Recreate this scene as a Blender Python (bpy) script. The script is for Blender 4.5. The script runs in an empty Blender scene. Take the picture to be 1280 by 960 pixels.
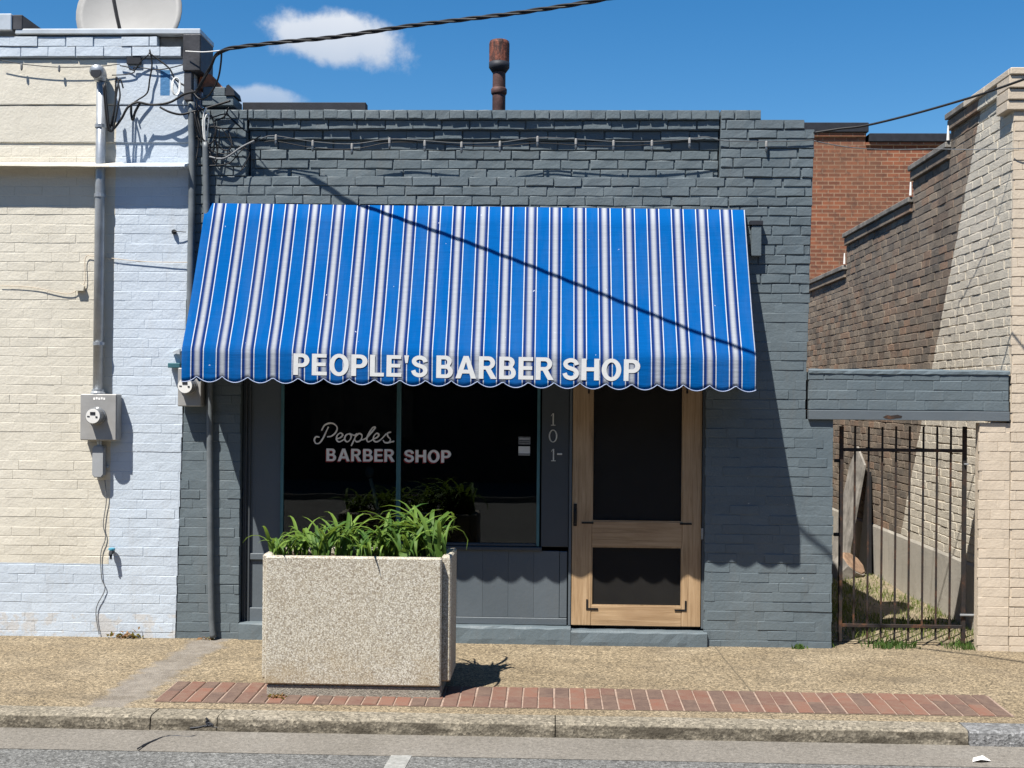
import bpy, math, random
from mathutils import Vector, Matrix, Euler, noise as mnoise
random.seed(7)
R = random.random
def U(a, b): return a + (b - a) * random.random()
scene = bpy.context.scene
C = scene.collection

# ------------------------------------------------------------------ camera, sky, sun, exposure
F_PX = 1500.0; CAM = Vector((0.0, -8.57, 1.77)); YAW = math.atan(50 / F_PX); ROLL = 0.009; HOR = 495.0
fw = Vector((-math.sin(YAW), math.cos(YAW), 0)); rt = Vector((math.cos(YAW), math.sin(YAW), 0)); up = Vector((0, 0, 1))
RC = rt * math.cos(ROLL) + up * math.sin(ROLL); UC = -rt * math.sin(ROLL) + up * math.cos(ROLL)
cd = bpy.data.cameras.new('camera'); cam = bpy.data.objects.new('camera', cd); C.objects.link(cam)
cd.sensor_width = 36; cd.lens = 36 * F_PX / 1280; cd.shift_y = (HOR - 480) / 1280; cd.clip_end = 5000; cd.clip_start = .05
m3 = Matrix((RC, UC, -fw)).transposed()
cam.matrix_world = Matrix.Translation(CAM) @ m3.to_4x4()
scene.camera = cam

SUN = Vector((.335, .45, -1.0)).normalized()          # direction the light travels
sd = bpy.data.lights.new('sun', 'SUN'); so = bpy.data.objects.new('sun', sd); C.objects.link(so)
sd.energy = 5.0; sd.angle = math.radians(.5); sd.color = (1, .955, .88)
so.rotation_euler = SUN.to_track_quat('-Z', 'Y').to_euler(); so.location = (-6, -9, 20)
to_sun = -SUN
EL = math.asin(to_sun.z); AZ = math.atan2(to_sun.x, to_sun.y)
w = bpy.data.worlds.new('World'); scene.world = w; w.use_nodes = True
scene.view_settings.view_transform = 'Standard'; scene.view_settings.look = 'None'
scene.view_settings.gamma = 1; scene.view_settings.use_curve_mapping = False
scene.view_settings.exposure = .97
SKY_STRENGTH = .06

# ------------------------------------------------------------------ node helper
class NT:
    def __init__(s, tree): s.t = tree
    def n(s, typ, ins=None, out=0, **props):
        nd = s.t.nodes.new(typ)
        for k, v in props.items(): setattr(nd, k, v)
        for k, v in (ins or {}).items():
            sock = nd.inputs[k]
            if isinstance(v, bpy.types.NodeSocket): s.t.links.new(v, sock)
            else:
                if hasattr(sock.default_value, '__len__') and not hasattr(v, '__len__'): v = [v] * len(sock.default_value)
                if hasattr(v, '__len__') and len(v) == 3 and len(sock.default_value) == 4: v = tuple(v) + (1,)
                sock.default_value = v
        return nd.outputs[out]
    def math(s, op, a, b=0.0, c=0.0, clamp=False): return s.n('ShaderNodeMath', {0: a, 1: b, 2: c}, operation=op, use_clamp=clamp)
    def mix(s, f, a, b, blend='MIX'):
        return s.n('ShaderNodeMix', {0: f, 6: a, 7: b}, out=2, data_type='RGBA', blend_type=blend)
    def noise(s, vec, scale, detail=4, rough=.55, dist=0):
        return s.n('ShaderNodeTexNoise', {'Vector': vec, 'Scale': scale, 'Detail': detail, 'Roughness': rough, 'Distortion': dist})
    def ramp(s, f, stops, interp='LINEAR'):
        nd = s.t.nodes.new('ShaderNodeValToRGB'); s.t.links.new(f, nd.inputs[0]); cr = nd.color_ramp; cr.interpolation = interp
        while len(cr.elements) < len(stops): cr.elements.new(.5)
        for e, (p, c) in zip(cr.elements, stops):
            e.position = p; e.color = (tuple(c) + (1,)) if hasattr(c, '__len__') else (c, c, c, 1)
        return nd.outputs[0]
    def pos(s): return s.n('ShaderNodeNewGeometry', out=0)
    def xyz(s, v):
        nd = s.t.nodes.new('ShaderNodeSeparateXYZ'); s.t.links.new(v, nd.inputs[0]); return nd.outputs[0], nd.outputs[1], nd.outputs[2]
    def scale(s, v, k): return s.n('ShaderNodeVectorMath', {0: v, 1: k}, operation='MULTIPLY')
    def rnd(s):
        a = s.n('ShaderNodeObjectInfo', out=5); b = s.n('ShaderNodeNewGeometry', out=8)
        return s.math('FRACT', s.math('ADD', a, b))
    def bump(s, h, strength, dist=.01): return s.n('ShaderNodeBump', {'Height': h, 'Strength': strength, 'Distance': dist})

def new_mat(name):
    m = bpy.data.materials.new(name); m.use_nodes = True
    t = m.node_tree; t.nodes.clear(); n = NT(t)
    out = t.nodes.new('ShaderNodeOutputMaterial')
    return m, n, out
def principled(n, out, col, rough=.8, metal=0, normal=None, spec=.3, **kw):
    ins = {'Base Color': col, 'Roughness': rough, 'Metallic': metal, 'Specular IOR Level': spec}
    if normal is not None: ins['Normal'] = normal
    ins.update(kw)
    b = n.n('ShaderNodeBsdfPrincipled', ins); n.t.links.new(b, out.inputs[0]); return b
M = {}
def simple(name, col, rough=.7, metal=0, var=.25, scale=8, bump=.15, bscale=60, spec=.3):
    m, n, o = new_mat(name); p = n.pos()
    a = n.noise(p, scale, 5, .6)
    dark = tuple(c * (1 - var) for c in col); light = tuple(min(1, c * (1 + var)) for c in col)
    c = n.ramp(a, [(.3, dark), (.7, light)])
    principled(n, o, c, rough, metal, n.bump(n.noise(p, bscale, 4), bump, .004), spec); M[name] = m; return m
def lt(n, a, b): return n.math('LESS_THAN', a, b)
def gt(n, a, b): return n.math('GREATER_THAN', a, b)

# ---- world: clear spring sky with a few fair weather clouds
n = NT(w.node_tree); w.node_tree.nodes.clear()
wo = w.node_tree.nodes.new('ShaderNodeOutputWorld'); bg = w.node_tree.nodes.new('ShaderNodeBackground')
sky = w.node_tree.nodes.new('ShaderNodeTexSky'); sky.sky_type = 'NISHITA'; sky.sun_disc = False
sky.sun_elevation = EL; sky.sun_rotation = AZ; sky.air_density = 1.0; sky.dust_density = .15; sky.ozone_density = 2.5; sky.altitude = 100
hs = n.n('ShaderNodeHueSaturation', {'Hue': .5, 'Saturation': 1.4, 'Value': 1.1, 'Color': sky.outputs[0]})
dirv = n.n('ShaderNodeTexCoord', out=0)
def pdir(px, py):
    u = (px - 640) / F_PX; v = (HOR - py) / F_PX
    return (fw + RC * u + UC * v).normalized()
clouds = [(420, 47, 104, 40, 1.0), (325, 122, 62, 18, .62), (2300, -300, 300, 90, 1), (-1500, -260, 260, 70, 1), (-700, -900, 240, 80, .8), (1500, -1200, 300, 90, .9)]
p1 = n.noise(dirv, 22, 6, .62); p2 = n.noise(dirv, 9, 3, .5)
nz = n.math('ADD', n.math('MULTIPLY', n.math('SUBTRACT', p1, .5), 1.25), n.math('MULTIPLY', n.math('SUBTRACT', p2, .5), .9))
tot = None; shade = None
for (px, py, rx, ry, op) in clouds:
    d = pdir(px, py); e1 = Vector((d.y, -d.x, 0)).normalized(); e2 = e1.cross(d)
    a = n.math('DIVIDE', n.n('ShaderNodeVectorMath', {0: dirv, 1: tuple(e1)}, out=1, operation='DOT_PRODUCT'), rx / F_PX)
    b = n.math('DIVIDE', n.math('SUBTRACT', n.n('ShaderNodeVectorMath', {0: dirv, 1: tuple(e2)}, out=1, operation='DOT_PRODUCT'), 0.0), ry / F_PX)
    front = n.math('GREATER_THAN', n.n('ShaderNodeVectorMath', {0: dirv, 1: tuple(d)}, out=1, operation='DOT_PRODUCT'), .2)
    r = n.math('SQRT', n.math('ADD', n.math('MULTIPLY', a, a), n.math('MULTIPLY', b, b)))
    f = n.math('SUBTRACT', n.math('ADD', 1.0, nz), r)
    f = n.math('MULTIPLY', n.math('MULTIPLY', n.n('ShaderNodeMapRange', {0: f, 1: -.02, 2: .42, 3: 0, 4: 1}, interpolation_type='SMOOTHSTEP'), front), op)
    tot = f if tot is None else n.math('MAXIMUM', tot, f)
    s_ = n.math('MULTIPLY', n.n('ShaderNodeMapRange', {0: b, 1: -.8, 2: .7, 3: .0, 4: 1}), f)
    shade = s_ if shade is None else n.math('MAXIMUM', shade, s_)
cl = n.mix(n.math('ADD', shade, n.math('MULTIPLY', nz, .3), clamp=True), (4.9, 5.6, 6.7), (7.2, 7.5, 8.0))
col = n.mix(n.math('MULTIPLY', tot, .92), hs, cl)
w.node_tree.links.new(col, bg.inputs[0]); bg.inputs[1].default_value = SKY_STRENGTH
w.node_tree.links.new(bg.outputs[0], wo.inputs[0])

# ------------------------------------------------------------------ geometry helpers
def ray(px, py):
    return (fw + RC * ((px - 640) / F_PX) + UC * ((HOR - py) / F_PX))
def P(px, py, Y=0.0):                      # the point of the plane y = Y seen at a pixel
    d = ray(px, py); return CAM + d * ((Y - CAM.y) / d.y)
def PXP(px, py, X):
    d = ray(px, py); return CAM + d * ((X - CAM.x) / d.x)
SLOPE = .03
def G(px, py):                             # the point of the sloping pavement seen at a pixel
    d = ray(px, py); t = (SLOPE * CAM.y - CAM.z) / (d.z - SLOPE * d.y); return CAM + d * t
def proj(p):
    d = Vector(p) - CAM; z = d.dot(fw)
    return 640 + F_PX * d.dot(RC) / z, HOR - F_PX * d.dot(UC) / z, z
WL = {}
def link(o, parent, wl):
    C.objects.link(o); wl = Vector(wl)
    if parent is not None:
        o.parent = parent; o.location = wl - WL[parent.name]
    else: o.location = wl
    WL[o.name] = wl
    return o
def obj(name, verts, faces, mat, parent=None, smooth=False):
    vs = [Vector(v) for v in verts]
    lo = Vector((min(v.x for v in vs), min(v.y for v in vs), min(v.z for v in vs)))
    hi = Vector((max(v.x for v in vs), max(v.y for v in vs), max(v.z for v in vs)))
    c = Vector(((lo.x + hi.x) / 2, (lo.y + hi.y) / 2, lo.z))
    me = bpy.data.meshes.new(name); me.from_pydata([tuple(v - c) for v in vs], [], faces); me.update()
    if mat: me.materials.append(M[mat] if isinstance(mat, str) else mat)
    if smooth: me.polygons.foreach_set('use_smooth', [True] * len(me.polygons))
    return link(bpy.data.objects.new(name, me), parent, c)
def thing(name, loc, label, cat, group=None):
    o = bpy.data.objects.new(name, None); o.empty_display_size = .1; link(o, None, loc)
    o['label'] = label; o['category'] = cat
    if group: o['group'] = group
    return o
def tag(o, label, cat, group=None):
    o['label'] = label; o['category'] = cat
    if group: o['group'] = group
    return o
def struct(o): o['kind'] = 'structure'; return o
def stuff(o): o['kind'] = 'stuff'; return o
class MB:
    def __init__(s): s.v = []; s.f = []
    def add(s, v, f):
        b = len(s.v); s.v += [Vector(x) for x in v]; s.f += [tuple(i + b for i in q) for q in f]; return s
    def box(s, a, b, bev=0.0):
        x0, y0, z0 = (min(a[i], b[i]) for i in range(3)); x1, y1, z1 = (max(a[i], b[i]) for i in range(3))
        if bev <= 0:
            return s.add([(x0, y0, z0), (x1, y0, z0), (x1, y1, z0), (x0, y1, z0), (x0, y0, z1), (x1, y0, z1), (x1, y1, z1), (x0, y1, z1)],
                         [(0, 3, 2, 1), (4, 5, 6, 7), (0, 1, 5, 4), (1, 2, 6, 5), (2, 3, 7, 6), (3, 0, 4, 7)])
        bev = min(bev, (x1 - x0) * .45, (y1 - y0) * .45, (z1 - z0) * .45)
        V = []; idx = {}
        for cx in (0, 1):
            for cy in (0, 1):
                for cz in (0, 1):
                    c = [(x0, x1)[cx], (y0, y1)[cy], (z0, z1)[cz]]; sg = [(1, -1)[cx], (1, -1)[cy], (1, -1)[cz]]
                    for ax in range(3):
                        p = [c[i] + (0 if i == ax else sg[i] * bev) for i in range(3)]
                        idx[(cx, cy, cz, ax)] = len(V); V.append(p)
        F = []
        def q(ax, k):
            o = [i for i in range(3) if i != ax]; r = []
            for (i, j) in ((0, 0), (1, 0), (1, 1), (0, 1)):
                key = [0, 0, 0]; key[ax] = k; key[o[0]] = i; key[o[1]] = j; r.append(idx[(*key, ax)])
            ok = (k == 1) == (ax != 1)
            F.append(tuple(r) if ok else tuple(reversed(r)))
        for ax in range(3):
            q(ax, 0); q(ax, 1)
        for ax in range(3):                                  # edges along ax
            o = [i for i in range(3) if i != ax]
            for i in (0, 1):
                for j in (0, 1):
                    k0 = [0, 0, 0]; k0[o[0]] = i; k0[o[1]] = j; k1 = list(k0); k1[ax] = 1
                    F.append((idx[(*k0, o[0])], idx[(*k1, o[0])], idx[(*k1, o[1])], idx[(*k0, o[1])]))
        for cx in (0, 1):
            for cy in (0, 1):
                for cz in (0, 1): F.append(tuple(idx[(cx, cy, cz, a)] for a in range(3)))
        return s.add(V, F)
    def tube(s, pts, r, n=6, cap=True):
        pts = [Vector(p) for p in pts]; N = len(pts); V = []; Fc = []
        prev = None
        for i, p in enumerate(pts):
            t = (pts[min(i + 1, N - 1)] - pts[max(i - 1, 0)])
            t = t.normalized() if t.length > 1e-9 else Vector((0, 0, 1))
            if prev is None:
                a = t.cross(Vector((0, 0, 1)))
                if a.length < .1: a = t.cross(Vector((1, 0, 0)))
            else: a = prev - t * prev.dot(t)
            a.normalize(); prev = a; b = t.cross(a)
            rr = r[i] if hasattr(r, '__len__') else r
            for k in range(n):
                an = 2 * math.pi * k / n; V.append(p + a * (rr * math.cos(an)) + b * (rr * math.sin(an)))
        for i in range(N - 1):
            for k in range(n):
                k2 = (k + 1) % n; Fc.append((i * n + k, i * n + k2, (i + 1) * n + k2, (i + 1) * n + k))
        if cap:
            Fc.append(tuple(range(n - 1, -1, -1))); Fc.append(tuple((N - 1) * n + k for k in range(n)))
        return s.add(V, Fc)
    def lathe(s, c, prof, n=20, axis='Z'):
        V = []; Fc = []; c = Vector(c)
        for (r, h) in prof:
            for k in range(n):
                an = 2 * math.pi * k / n
                if axis == 'Z': V.append(c + Vector((r * math.cos(an), r * math.sin(an), h)))
                elif axis == 'Y': V.append(c + Vector((r * math.cos(an), -h, r * math.sin(an))))
                else: V.append(c + Vector((h, r * math.cos(an), r * math.sin(an))))
        for i in range(len(prof) - 1):
            for k in range(n):
                k2 = (k + 1) % n; Fc.append((i * n + k, i * n + k2, (i + 1) * n + k2, (i + 1) * n + k))
        Fc.append(tuple(range(n - 1, -1, -1))); Fc.append(tuple((len(prof) - 1) * n + k for k in range(n)))
        return s.add(V, Fc)
    def prism(s, poly, y0, y1):             # poly in xz, extruded along y
        N = len(poly); V = [(x, y0, z) for x, z in poly] + [(x, y1, z) for x, z in poly]
        F = [tuple(range(N)), tuple(range(2 * N - 1, N - 1, -1))] + [(i, i + N, (i + 1) % N + N, (i + 1) % N) for i in range(N)]
        return s.add(V, F)
    def build(s, name, mat, parent=None, smooth=False): return obj(name, s.v, s.f, mat, parent, smooth)
def spline(pts, k=6):
    pts = [Vector(p) for p in pts]; out = []
    for i in range(len(pts) - 1):
        p0 = pts[max(i - 1, 0)]; p1 = pts[i]; p2 = pts[i + 1]; p3 = pts[min(i + 2, len(pts) - 1)]
        for j in range(k):
            t = j / k
            out.append(.5 * ((2 * p1) + (p2 - p0) * t + (2 * p0 - 5 * p1 + 4 * p2 - p3) * t * t + (3 * p1 - p0 - 3 * p2 + p3) * t ** 3))
    out.append(pts[-1]); return out

# ---- bricks: a handful of shared meshes, rough edged; long bricks and short ones
def brick_variants(L, H, nvar, bev, jit, depth=.03, seed=1):
    rn = random.Random(seed); res = []
    for k in range(nvar):
        hx, hz = L / 2, H / 2
        j = lambda a: a + rn.uniform(-jit, jit)
        b = [bev * rn.uniform(.6, 1.5) for _ in range(4)]
        mid = rn.uniform(-.25, .25) * L
        outer = [(-hx, -hz), (mid, -hz + rn.uniform(-jit, jit) * .6), (hx, -hz), (hx, hz), (mid, hz + rn.uniform(-jit, jit) * .6), (-hx, hz)]
        inner = [(-hx + b[0], -hz + b[1]), (mid, -hz + b[1] * 1.1), (hx - b[2], -hz + b[1] * .9), (hx - b[2], hz - b[3]), (mid, hz - b[3] * 1.1), (-hx + b[0], hz - b[3])]
        V = [(j(x), rn.uniform(-jit, jit) * .5, j(z)) for x, z in inner] + [(j(x), bev * .9, j(z)) for x, z in outer] + [(x, depth, z) for x, z in outer]
        F = [(0, 1, 4, 5), (1, 2, 3, 4)]
        for i in range(6):
            i2 = (i + 1) % 6
            F.append((i2, i, 6 + i, 6 + i2)); F.append((6 + i2, 6 + i, 12 + i, 12 + i2))
        me = bpy.data.meshes.new('brick'); me.from_pydata(V, [], F); me.update(); res.append((me, V, F, L, H))
    return res
def place_bricks(items, variants, mat, parent, limit, stuffname, face=0.0, vis=None, rotj=.004, name='brick'):
    """items: (centre point, width, height). The limit largest in view become objects, the rest one joined part"""
    sc = []
    for i, (c, wd, ht) in enumerate(items):
        px, py, z = proj(c); a = wd * ht / (z * z) if z > .1 else 0
        if not (-20 < px < 1300 and -20 < py < 980): a = 0
        elif vis and not vis(px, py): a *= .05
        sc.append((a, i))
    sc.sort(key=lambda t: -t[0]); chosen = set(i for a, i in sc[:limit] if a > 0)
    rest = MB(); mats = {}
    for i, (c, wd, ht) in enumerate(items):
        short = wd < .135
        vs = variants[1] if short else variants[0]
        me, V, Fc, L, H = vs[random.randrange(len(vs))]
        sx, sz = wd / L, ht / H; fl = random.choice((1, -1))
        rot = Euler((U(-rotj, rotj), U(-rotj, rotj), face + U(-rotj, rotj)))
        if i in chosen:
            key = (me.name, mat)
            if not me.materials: me.materials.append(M[mat])
            o = bpy.data.objects.new(name, me); o.rotation_euler = rot; o.scale = (sx, 1, sz); link(o, parent, c)
        else:
            mx = Matrix.Translation(Vector(c)) @ rot.to_matrix().to_4x4() @ Matrix.Diagonal((sx, 1, sz, 1))
            rest.add([mx @ Vector(v) for v in V], Fc)
    if rest.v: stuff(rest.build(stuffname, mat, parent))
def courses(z0, z1, ch): 
    k = 0
    while z0 + (k + .6) * ch < z1: yield k, z0 + k * ch, min(z0 + (k + 1) * ch, z1); k += 1
def lay(z0, z1, ch, iv, L=.203, gap=.009, jx=.012, header_rows=(), yj=.0025, zj=.0015, fixed=None):
    """running bond; iv(zmid) -> list of (xa, xb, y). returns items on a wall facing -Y"""
    items = []
    for k, za, zb in courses(z0, z1, ch):
        zm = (za + zb) / 2
        for (xa, xb, y) in iv(zm):
            LL = L / 2 if k in header_rows else L
            x = xa; first = True
            off = ((k % 2) * .5 + .13 * ((k * 7) % 3)) * LL
            x = math.floor((xa - off) / LL) * LL + off
            while x < xb - .001:
                a = max(x, xa); b = min(x + LL, xb)
                if b - a > .035:
                    a2 = a + (U(-jx, jx) if a > xa else 0); b2 = b
                    items.append((Vector(((a + b) / 2 + U(-jx, jx) * .3, y + U(-yj, yj), zm + U(-zj, zj))), (b - a) - gap + U(-.003, .003), ch - gap + U(-.002, .002)))
                x += LL
    return items
def soft(c): return mnoise.noise(Vector((c.x * 1.2, c.y * .01, math.floor(c.z / .05) * 5.37 + c.z * 9.1)))
def arc(cx, cy, rx, ry, a0, a1, k=10): return [(cx + rx * math.cos(math.radians(a0 + (a1 - a0) * i / k)), cy + ry * math.sin(math.radians(a0 + (a1 - a0) * i / k))) for i in range(k + 1)]
def s_outline(t=.185):
    c = [p for p in spline([(.60, .70, 0), (.53, .85, 0), (.35, .915, 0), (.17, .85, 0), (.115, .72, 0), (.2, .595, 0), (.36, .53, 0), (.53, .455, 0), (.6, .30, 0), (.53, .15, 0), (.35, .085, 0), (.16, .155, 0), (.085, .31, 0)], 4)]
    L, Rr = [], []
    for i, p in enumerate(c):
        d = (c[min(i + 1, len(c) - 1)] - c[max(i - 1, 0)]).normalized(); nrm = Vector((-d.y, d.x, 0)) * (t / 2)
        L.append(tuple((p + nrm)[:2])); Rr.append(tuple((p - nrm)[:2]))
    return L + Rr[::-1]
GLY = {  # bold grotesque capitals: width, outlines (first solid, the others holes)
 'E': (.64, [[(0, 0), (.64, 0), (.64, .17), (.21, .17), (.21, .43), (.59, .43), (.59, .595), (.21, .595), (.21, .83), (.62, .83), (.62, 1), (0, 1)]]),
 'L': (.60, [[(0, 0), (.60, 0), (.60, .17), (.21, .17), (.21, 1), (0, 1)]]),
 'H': (.75, [[(0, 0), (.21, 0), (.21, .42), (.54, .42), (.54, 0), (.75, 0), (.75, 1), (.54, 1), (.54, .60), (.21, .60), (.21, 1), (0, 1)]]),
 'P': (.69, [[(0, 0), (.21, 0), (.21, .37)] + arc(.375, .685, .315, .315, -90, 90) + [(0, 1)], [(.21, .54)] + arc(.35, .685, .13, .145, -90, 90) + [(.21, .83)]]),
 'R': (.78, [[(0, 0), (.21, 0), (.21, .41), (.30, .41), (.53, 0), (.78, 0), (.53, .43)] + arc(.42, .715, .285, .285, -62, 90) + [(0, 1)], [(.21, .57)] + arc(.39, .70, .115, .13, -90, 90) + [(.21, .83)]]),
 'B': (.73, [arc(.44, .285, .285, .285, -90, 58) + arc(.40, .75, .265, .25, -42, 90) + [(0, 1), (0, 0)], [(.21, .16)] + arc(.41, .29, .105, .13, -90, 90) + [(.21, .42)], [(.21, .585)] + arc(.37, .71, .10, .125, -90, 90) + [(.21, .835)]]),
 'A': (.90, [[(0, 0), (.22, 0), (.295, .22), (.605, .22), (.68, 0), (.90, 0), (.56, 1), (.34, 1)], [(.35, .39), (.55, .39), (.45, .74)]]),
 'O': (.83, [arc(.415, .5, .415, .52, 0, 349, 31), arc(.415, .5, .205, .345, 0, 349, 31)]),
 'S': (.69, [s_outline()]), "'": (.2, [[(.05, .64), (.15, .64), (.2, 1), (0, 1)]])}
def text_mesh(txt, size, offset=0, extrude=.001, spacing=1.0, shear=0):
    cu = bpy.data.curves.new('t', 'CURVE'); cu.dimensions = '2D'; cu.fill_mode = 'BOTH'; cu.extrude = extrude
    x = 0
    for ch in txt:
        wd, outs = GLY[ch]
        for ol in outs:
            sp = cu.splines.new('POLY'); sp.points.add(len(ol) - 1); sp.use_cyclic_u = True
            for p, (a_, b_) in zip(sp.points, ol): p.co = (x + a_, b_, 0, 1)
        x += wd + .105 * spacing
    o = bpy.data.objects.new('t', cu); C.objects.link(o)
    dg = bpy.context.evaluated_depsgraph_get(); me = bpy.data.meshes.new_from_object(o.evaluated_get(dg))
    vs = [v.co.copy() for v in me.vertices]; fs = [tuple(p.vertices) for p in me.polygons]
    bpy.data.objects.remove(o); bpy.data.curves.remove(cu); bpy.data.meshes.remove(me)
    return vs, fs
def lettering(txt, p0, ux, uz, width, height, mat, parent, name='lettering', offset=.03, spacing=1.0, out=Vector((0, -1, 0)), ext=.0008):
    vs, fs = text_mesh(txt, 1.0, offset, .01, spacing)
    x0 = min(v.x for v in vs); x1 = max(v.x for v in vs); y0 = min(v.y for v in vs); y1 = max(v.y for v in vs)
    V = [p0 + ux * ((v.x - x0) / (x1 - x0) * width) + uz * ((v.y - y0) / (y1 - y0) * height) + out * (v.z * ext / .01) for v in vs]
    return obj(name, V, fs, mat, parent)

# ------------------------------------------------------------------ materials
def painted(name, c1, c2, bumps=.35, rough=.62, chips=None, dirt=.25, var=.12, dist=.006):
    m, n, o = new_mat(name); p = n.pos()
    big = n.noise(p, 1.1, 5, .6); col = n.mix(n.ramp(big, [(.35, 0), (.65, 1)]), c1, c2)
    rv = n.math('ADD', 1 - var / 2, n.math('MULTIPLY', n.rnd(), var))
    col = n.mix(1.0, col, n.n('ShaderNodeCombineColor', {0: rv, 1: rv, 2: rv}), 'MULTIPLY')
    st = n.noise(n.scale(p, (3, 3, .6)), 3.0, 6, .7); col = n.mix(n.math('MULTIPLY', n.ramp(st, [(.52, 0), (.72, 1)]), dirt), col, (.12, .11, .10))
    if chips:
        ck = n.noise(p, 26, 5, .75); col = n.mix(n.ramp(ck, [(.685, 0), (.70, 1)]), col, chips)
    h = n.math('ADD', n.noise(p, 55, 5, .6), n.math('MULTIPLY', n.noise(p, 12, 3), 1.2))
    principled(n, o, col, n.ramp(big, [(.3, rough - .06), (.7, rough + .08)]), 0, n.bump(h, bumps, dist), .3); M[name] = m
painted('grey_paint', (.092, .118, .134), (.115, .141, .154), .4, .55, chips=(.3, .31, .3), dirt=.22)
painted('grey_smooth', (.085, .102, .116), (.10, .117, .131), .2, .5, dirt=.12)
painted('dark_trim', (.05, .058, .066), (.06, .068, .076), .12, .45, dirt=.1)
# left building: cream with a pale blue strip and dado (paint areas on the wall)
xb_top = P(146, 120).x; xb_bot = P(136, 690).x; zt = P(146, 120).z; zb_ = P(136, 690).z; zd = P(60, 704).z
m, n, o = new_mat('cream_blue_paint'); p = n.pos(); X, Y, Z = n.xyz(p)
wob = n.math('MULTIPLY', n.math('SUBTRACT', n.noise(p, 9, 3), .5), .012)
line = n.math('ADD', xb_bot, n.math('MULTIPLY', n.math('SUBTRACT', Z, zb_), (xb_top - xb_bot) / (zt - zb_)))
isb = n.math('MAXIMUM', gt(n, n.math('ADD', X, wob), line), lt(n, n.math('ADD', Z, wob), zd))
isb = n.math('MULTIPLY', isb, lt(n, Z, P(100, 72).z + 5))
topw = gt(n, Z, P(100, 74).z)
big = n.noise(p, 1.3, 4)
cream = n.mix(n.ramp(big, [(.3, 0), (.7, 1)]), (.52, .485, .405), (.58, .545, .465))
blue = n.mix(n.ramp(big, [(.3, 0), (.7, 1)]), (.43, .485, .545), (.475, .53, .59))
col = n.mix(n.math('MAXIMUM', isb, topw), cream, blue)
bx0 = P(201, 100).x; bx1 = P(213, 100).x
patch = n.math('MULTIPLY', n.math('MULTIPLY', gt(n, X, bx0), lt(n, n.math('ADD', X, wob), bx1)), n.math('MULTIPLY', gt(n, Z, P(205, 120).z), lt(n, Z, P(205, 88).z)))
col = n.mix(patch, col, (.05, .16, .32))
rv = n.math('ADD', .95, n.math('MULTIPLY', n.rnd(), .07)); col = n.mix(1.0, col, n.n('ShaderNodeCombineColor', {0: rv, 1: rv, 2: rv}), 'MULTIPLY')
low = n.math('MULTIPLY', lt(n, Z, .17), n.ramp(n.noise(p, 7, 5, .7), [(.5, 0), (.56, 1)])); col = n.mix(n.math('MULTIPLY', low, .6), col, (.45, .42, .38))
st = n.noise(n.scale(p, (3, 3, .5)), 2.5, 6, .7); col = n.mix(n.math('MULTIPLY', n.ramp(st, [(.55, 0), (.75, 1)]), .22), col, (.32, .29, .25))
ck = n.noise(p, 30, 5, .75); col = n.mix(n.ramp(ck, [(.70, 0), (.715, 1)]), col, (.42, .39, .35))
h = n.math('ADD', n.noise(p, 55, 5, .6), n.math('MULTIPLY', n.noise(p, 9, 4), 1.6))
principled(n, o, col, .6, 0, n.bump(h, .45, .006)); M['cream_blue_paint'] = m
# right building side wall: cream paint wearing off to raw brown brick along a slanting edge
XS = P(1264, 500).x
pa = PXP(1218, 180, XS); pb = PXP(1165, 460, XS)
m, n, o = new_mat('side_brick'); p = n.pos(); X, Y, Z = n.xyz(p)
edge = n.math('ADD', pb.y, n.math('MULTIPLY', n.math('SUBTRACT', Z, pb.z), (pa.y - pb.y) / (pa.z - pb.z)))
wob = n.math('MULTIPLY', n.math('SUBTRACT', n.noise(p, 14, 4, .7), .5), .06)
raw = gt(n, n.math('ADD', Y, wob), edge)
rr = n.rnd()
bc = n.ramp(rr, [(0, (.18, .14, .11)), (.2, (.27, .23, .185)), (.4, (.12, .11, .098)), (.6, (.31, .26, .205)), (.75, (.21, .185, .155)), (.88, (.30, .20, .14)), (1, (.16, .14, .12))])
bc = n.mix(n.ramp(n.noise(p, 60, 5, .7), [(.42, 0), (.66, .5)]), bc, (.33, .28, .23))
bc = n.mix(n.math('MULTIPLY', n.ramp(n.noise(p, 2.2, 5, .7), [(.5, 0), (.68, 1)]), .6), bc, (.06, .058, .055))
cr = n.mix(n.ramp(n.noise(p, 2, 4), [(.3, 0), (.7, 1)]), (.46, .42, .345), (.53, .485, .405))
cr = n.mix(n.math('MULTIPLY', n.ramp(n.noise(p, 38, 6, .75), [(.56, 0), (.64, 1)]), .55), cr, (.30, .25, .20))
bc = n.mix(1.0, bc, (.80, .76, .72), 'MULTIPLY')
col = n.mix(raw, cr, bc)
principled(n, o, col, .88, 0, n.bump(n.noise(p, 70, 5, .65), .7, .008)); M['side_brick'] = m
m, n, o = new_mat('side_mortar'); p = n.pos(); X, Y, Z = n.xyz(p)
edge = n.math('ADD', pb.y, n.math('MULTIPLY', n.math('SUBTRACT', Z, pb.z), (pa.y - pb.y) / (pa.z - pb.z)))
raw = gt(n, Y, edge); col = n.mix(raw, (.52, .45, .35), n.mix(n.noise(p, 30, 4), (.20, .17, .145), (.38, .34, .28)))
principled(n, o, col, .9, 0, n.bump(n.noise(p, 70, 4), .6, .006)); M['side_mortar'] = m
painted('cream_paint', (.475, .40, .308), (.525, .445, .35), .4, .62, chips=(.4, .35, .3), dirt=.16, var=.07)
painted('stucco', (.28, .26, .225), (.35, .325, .28), .5, .85, dirt=.35)
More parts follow.
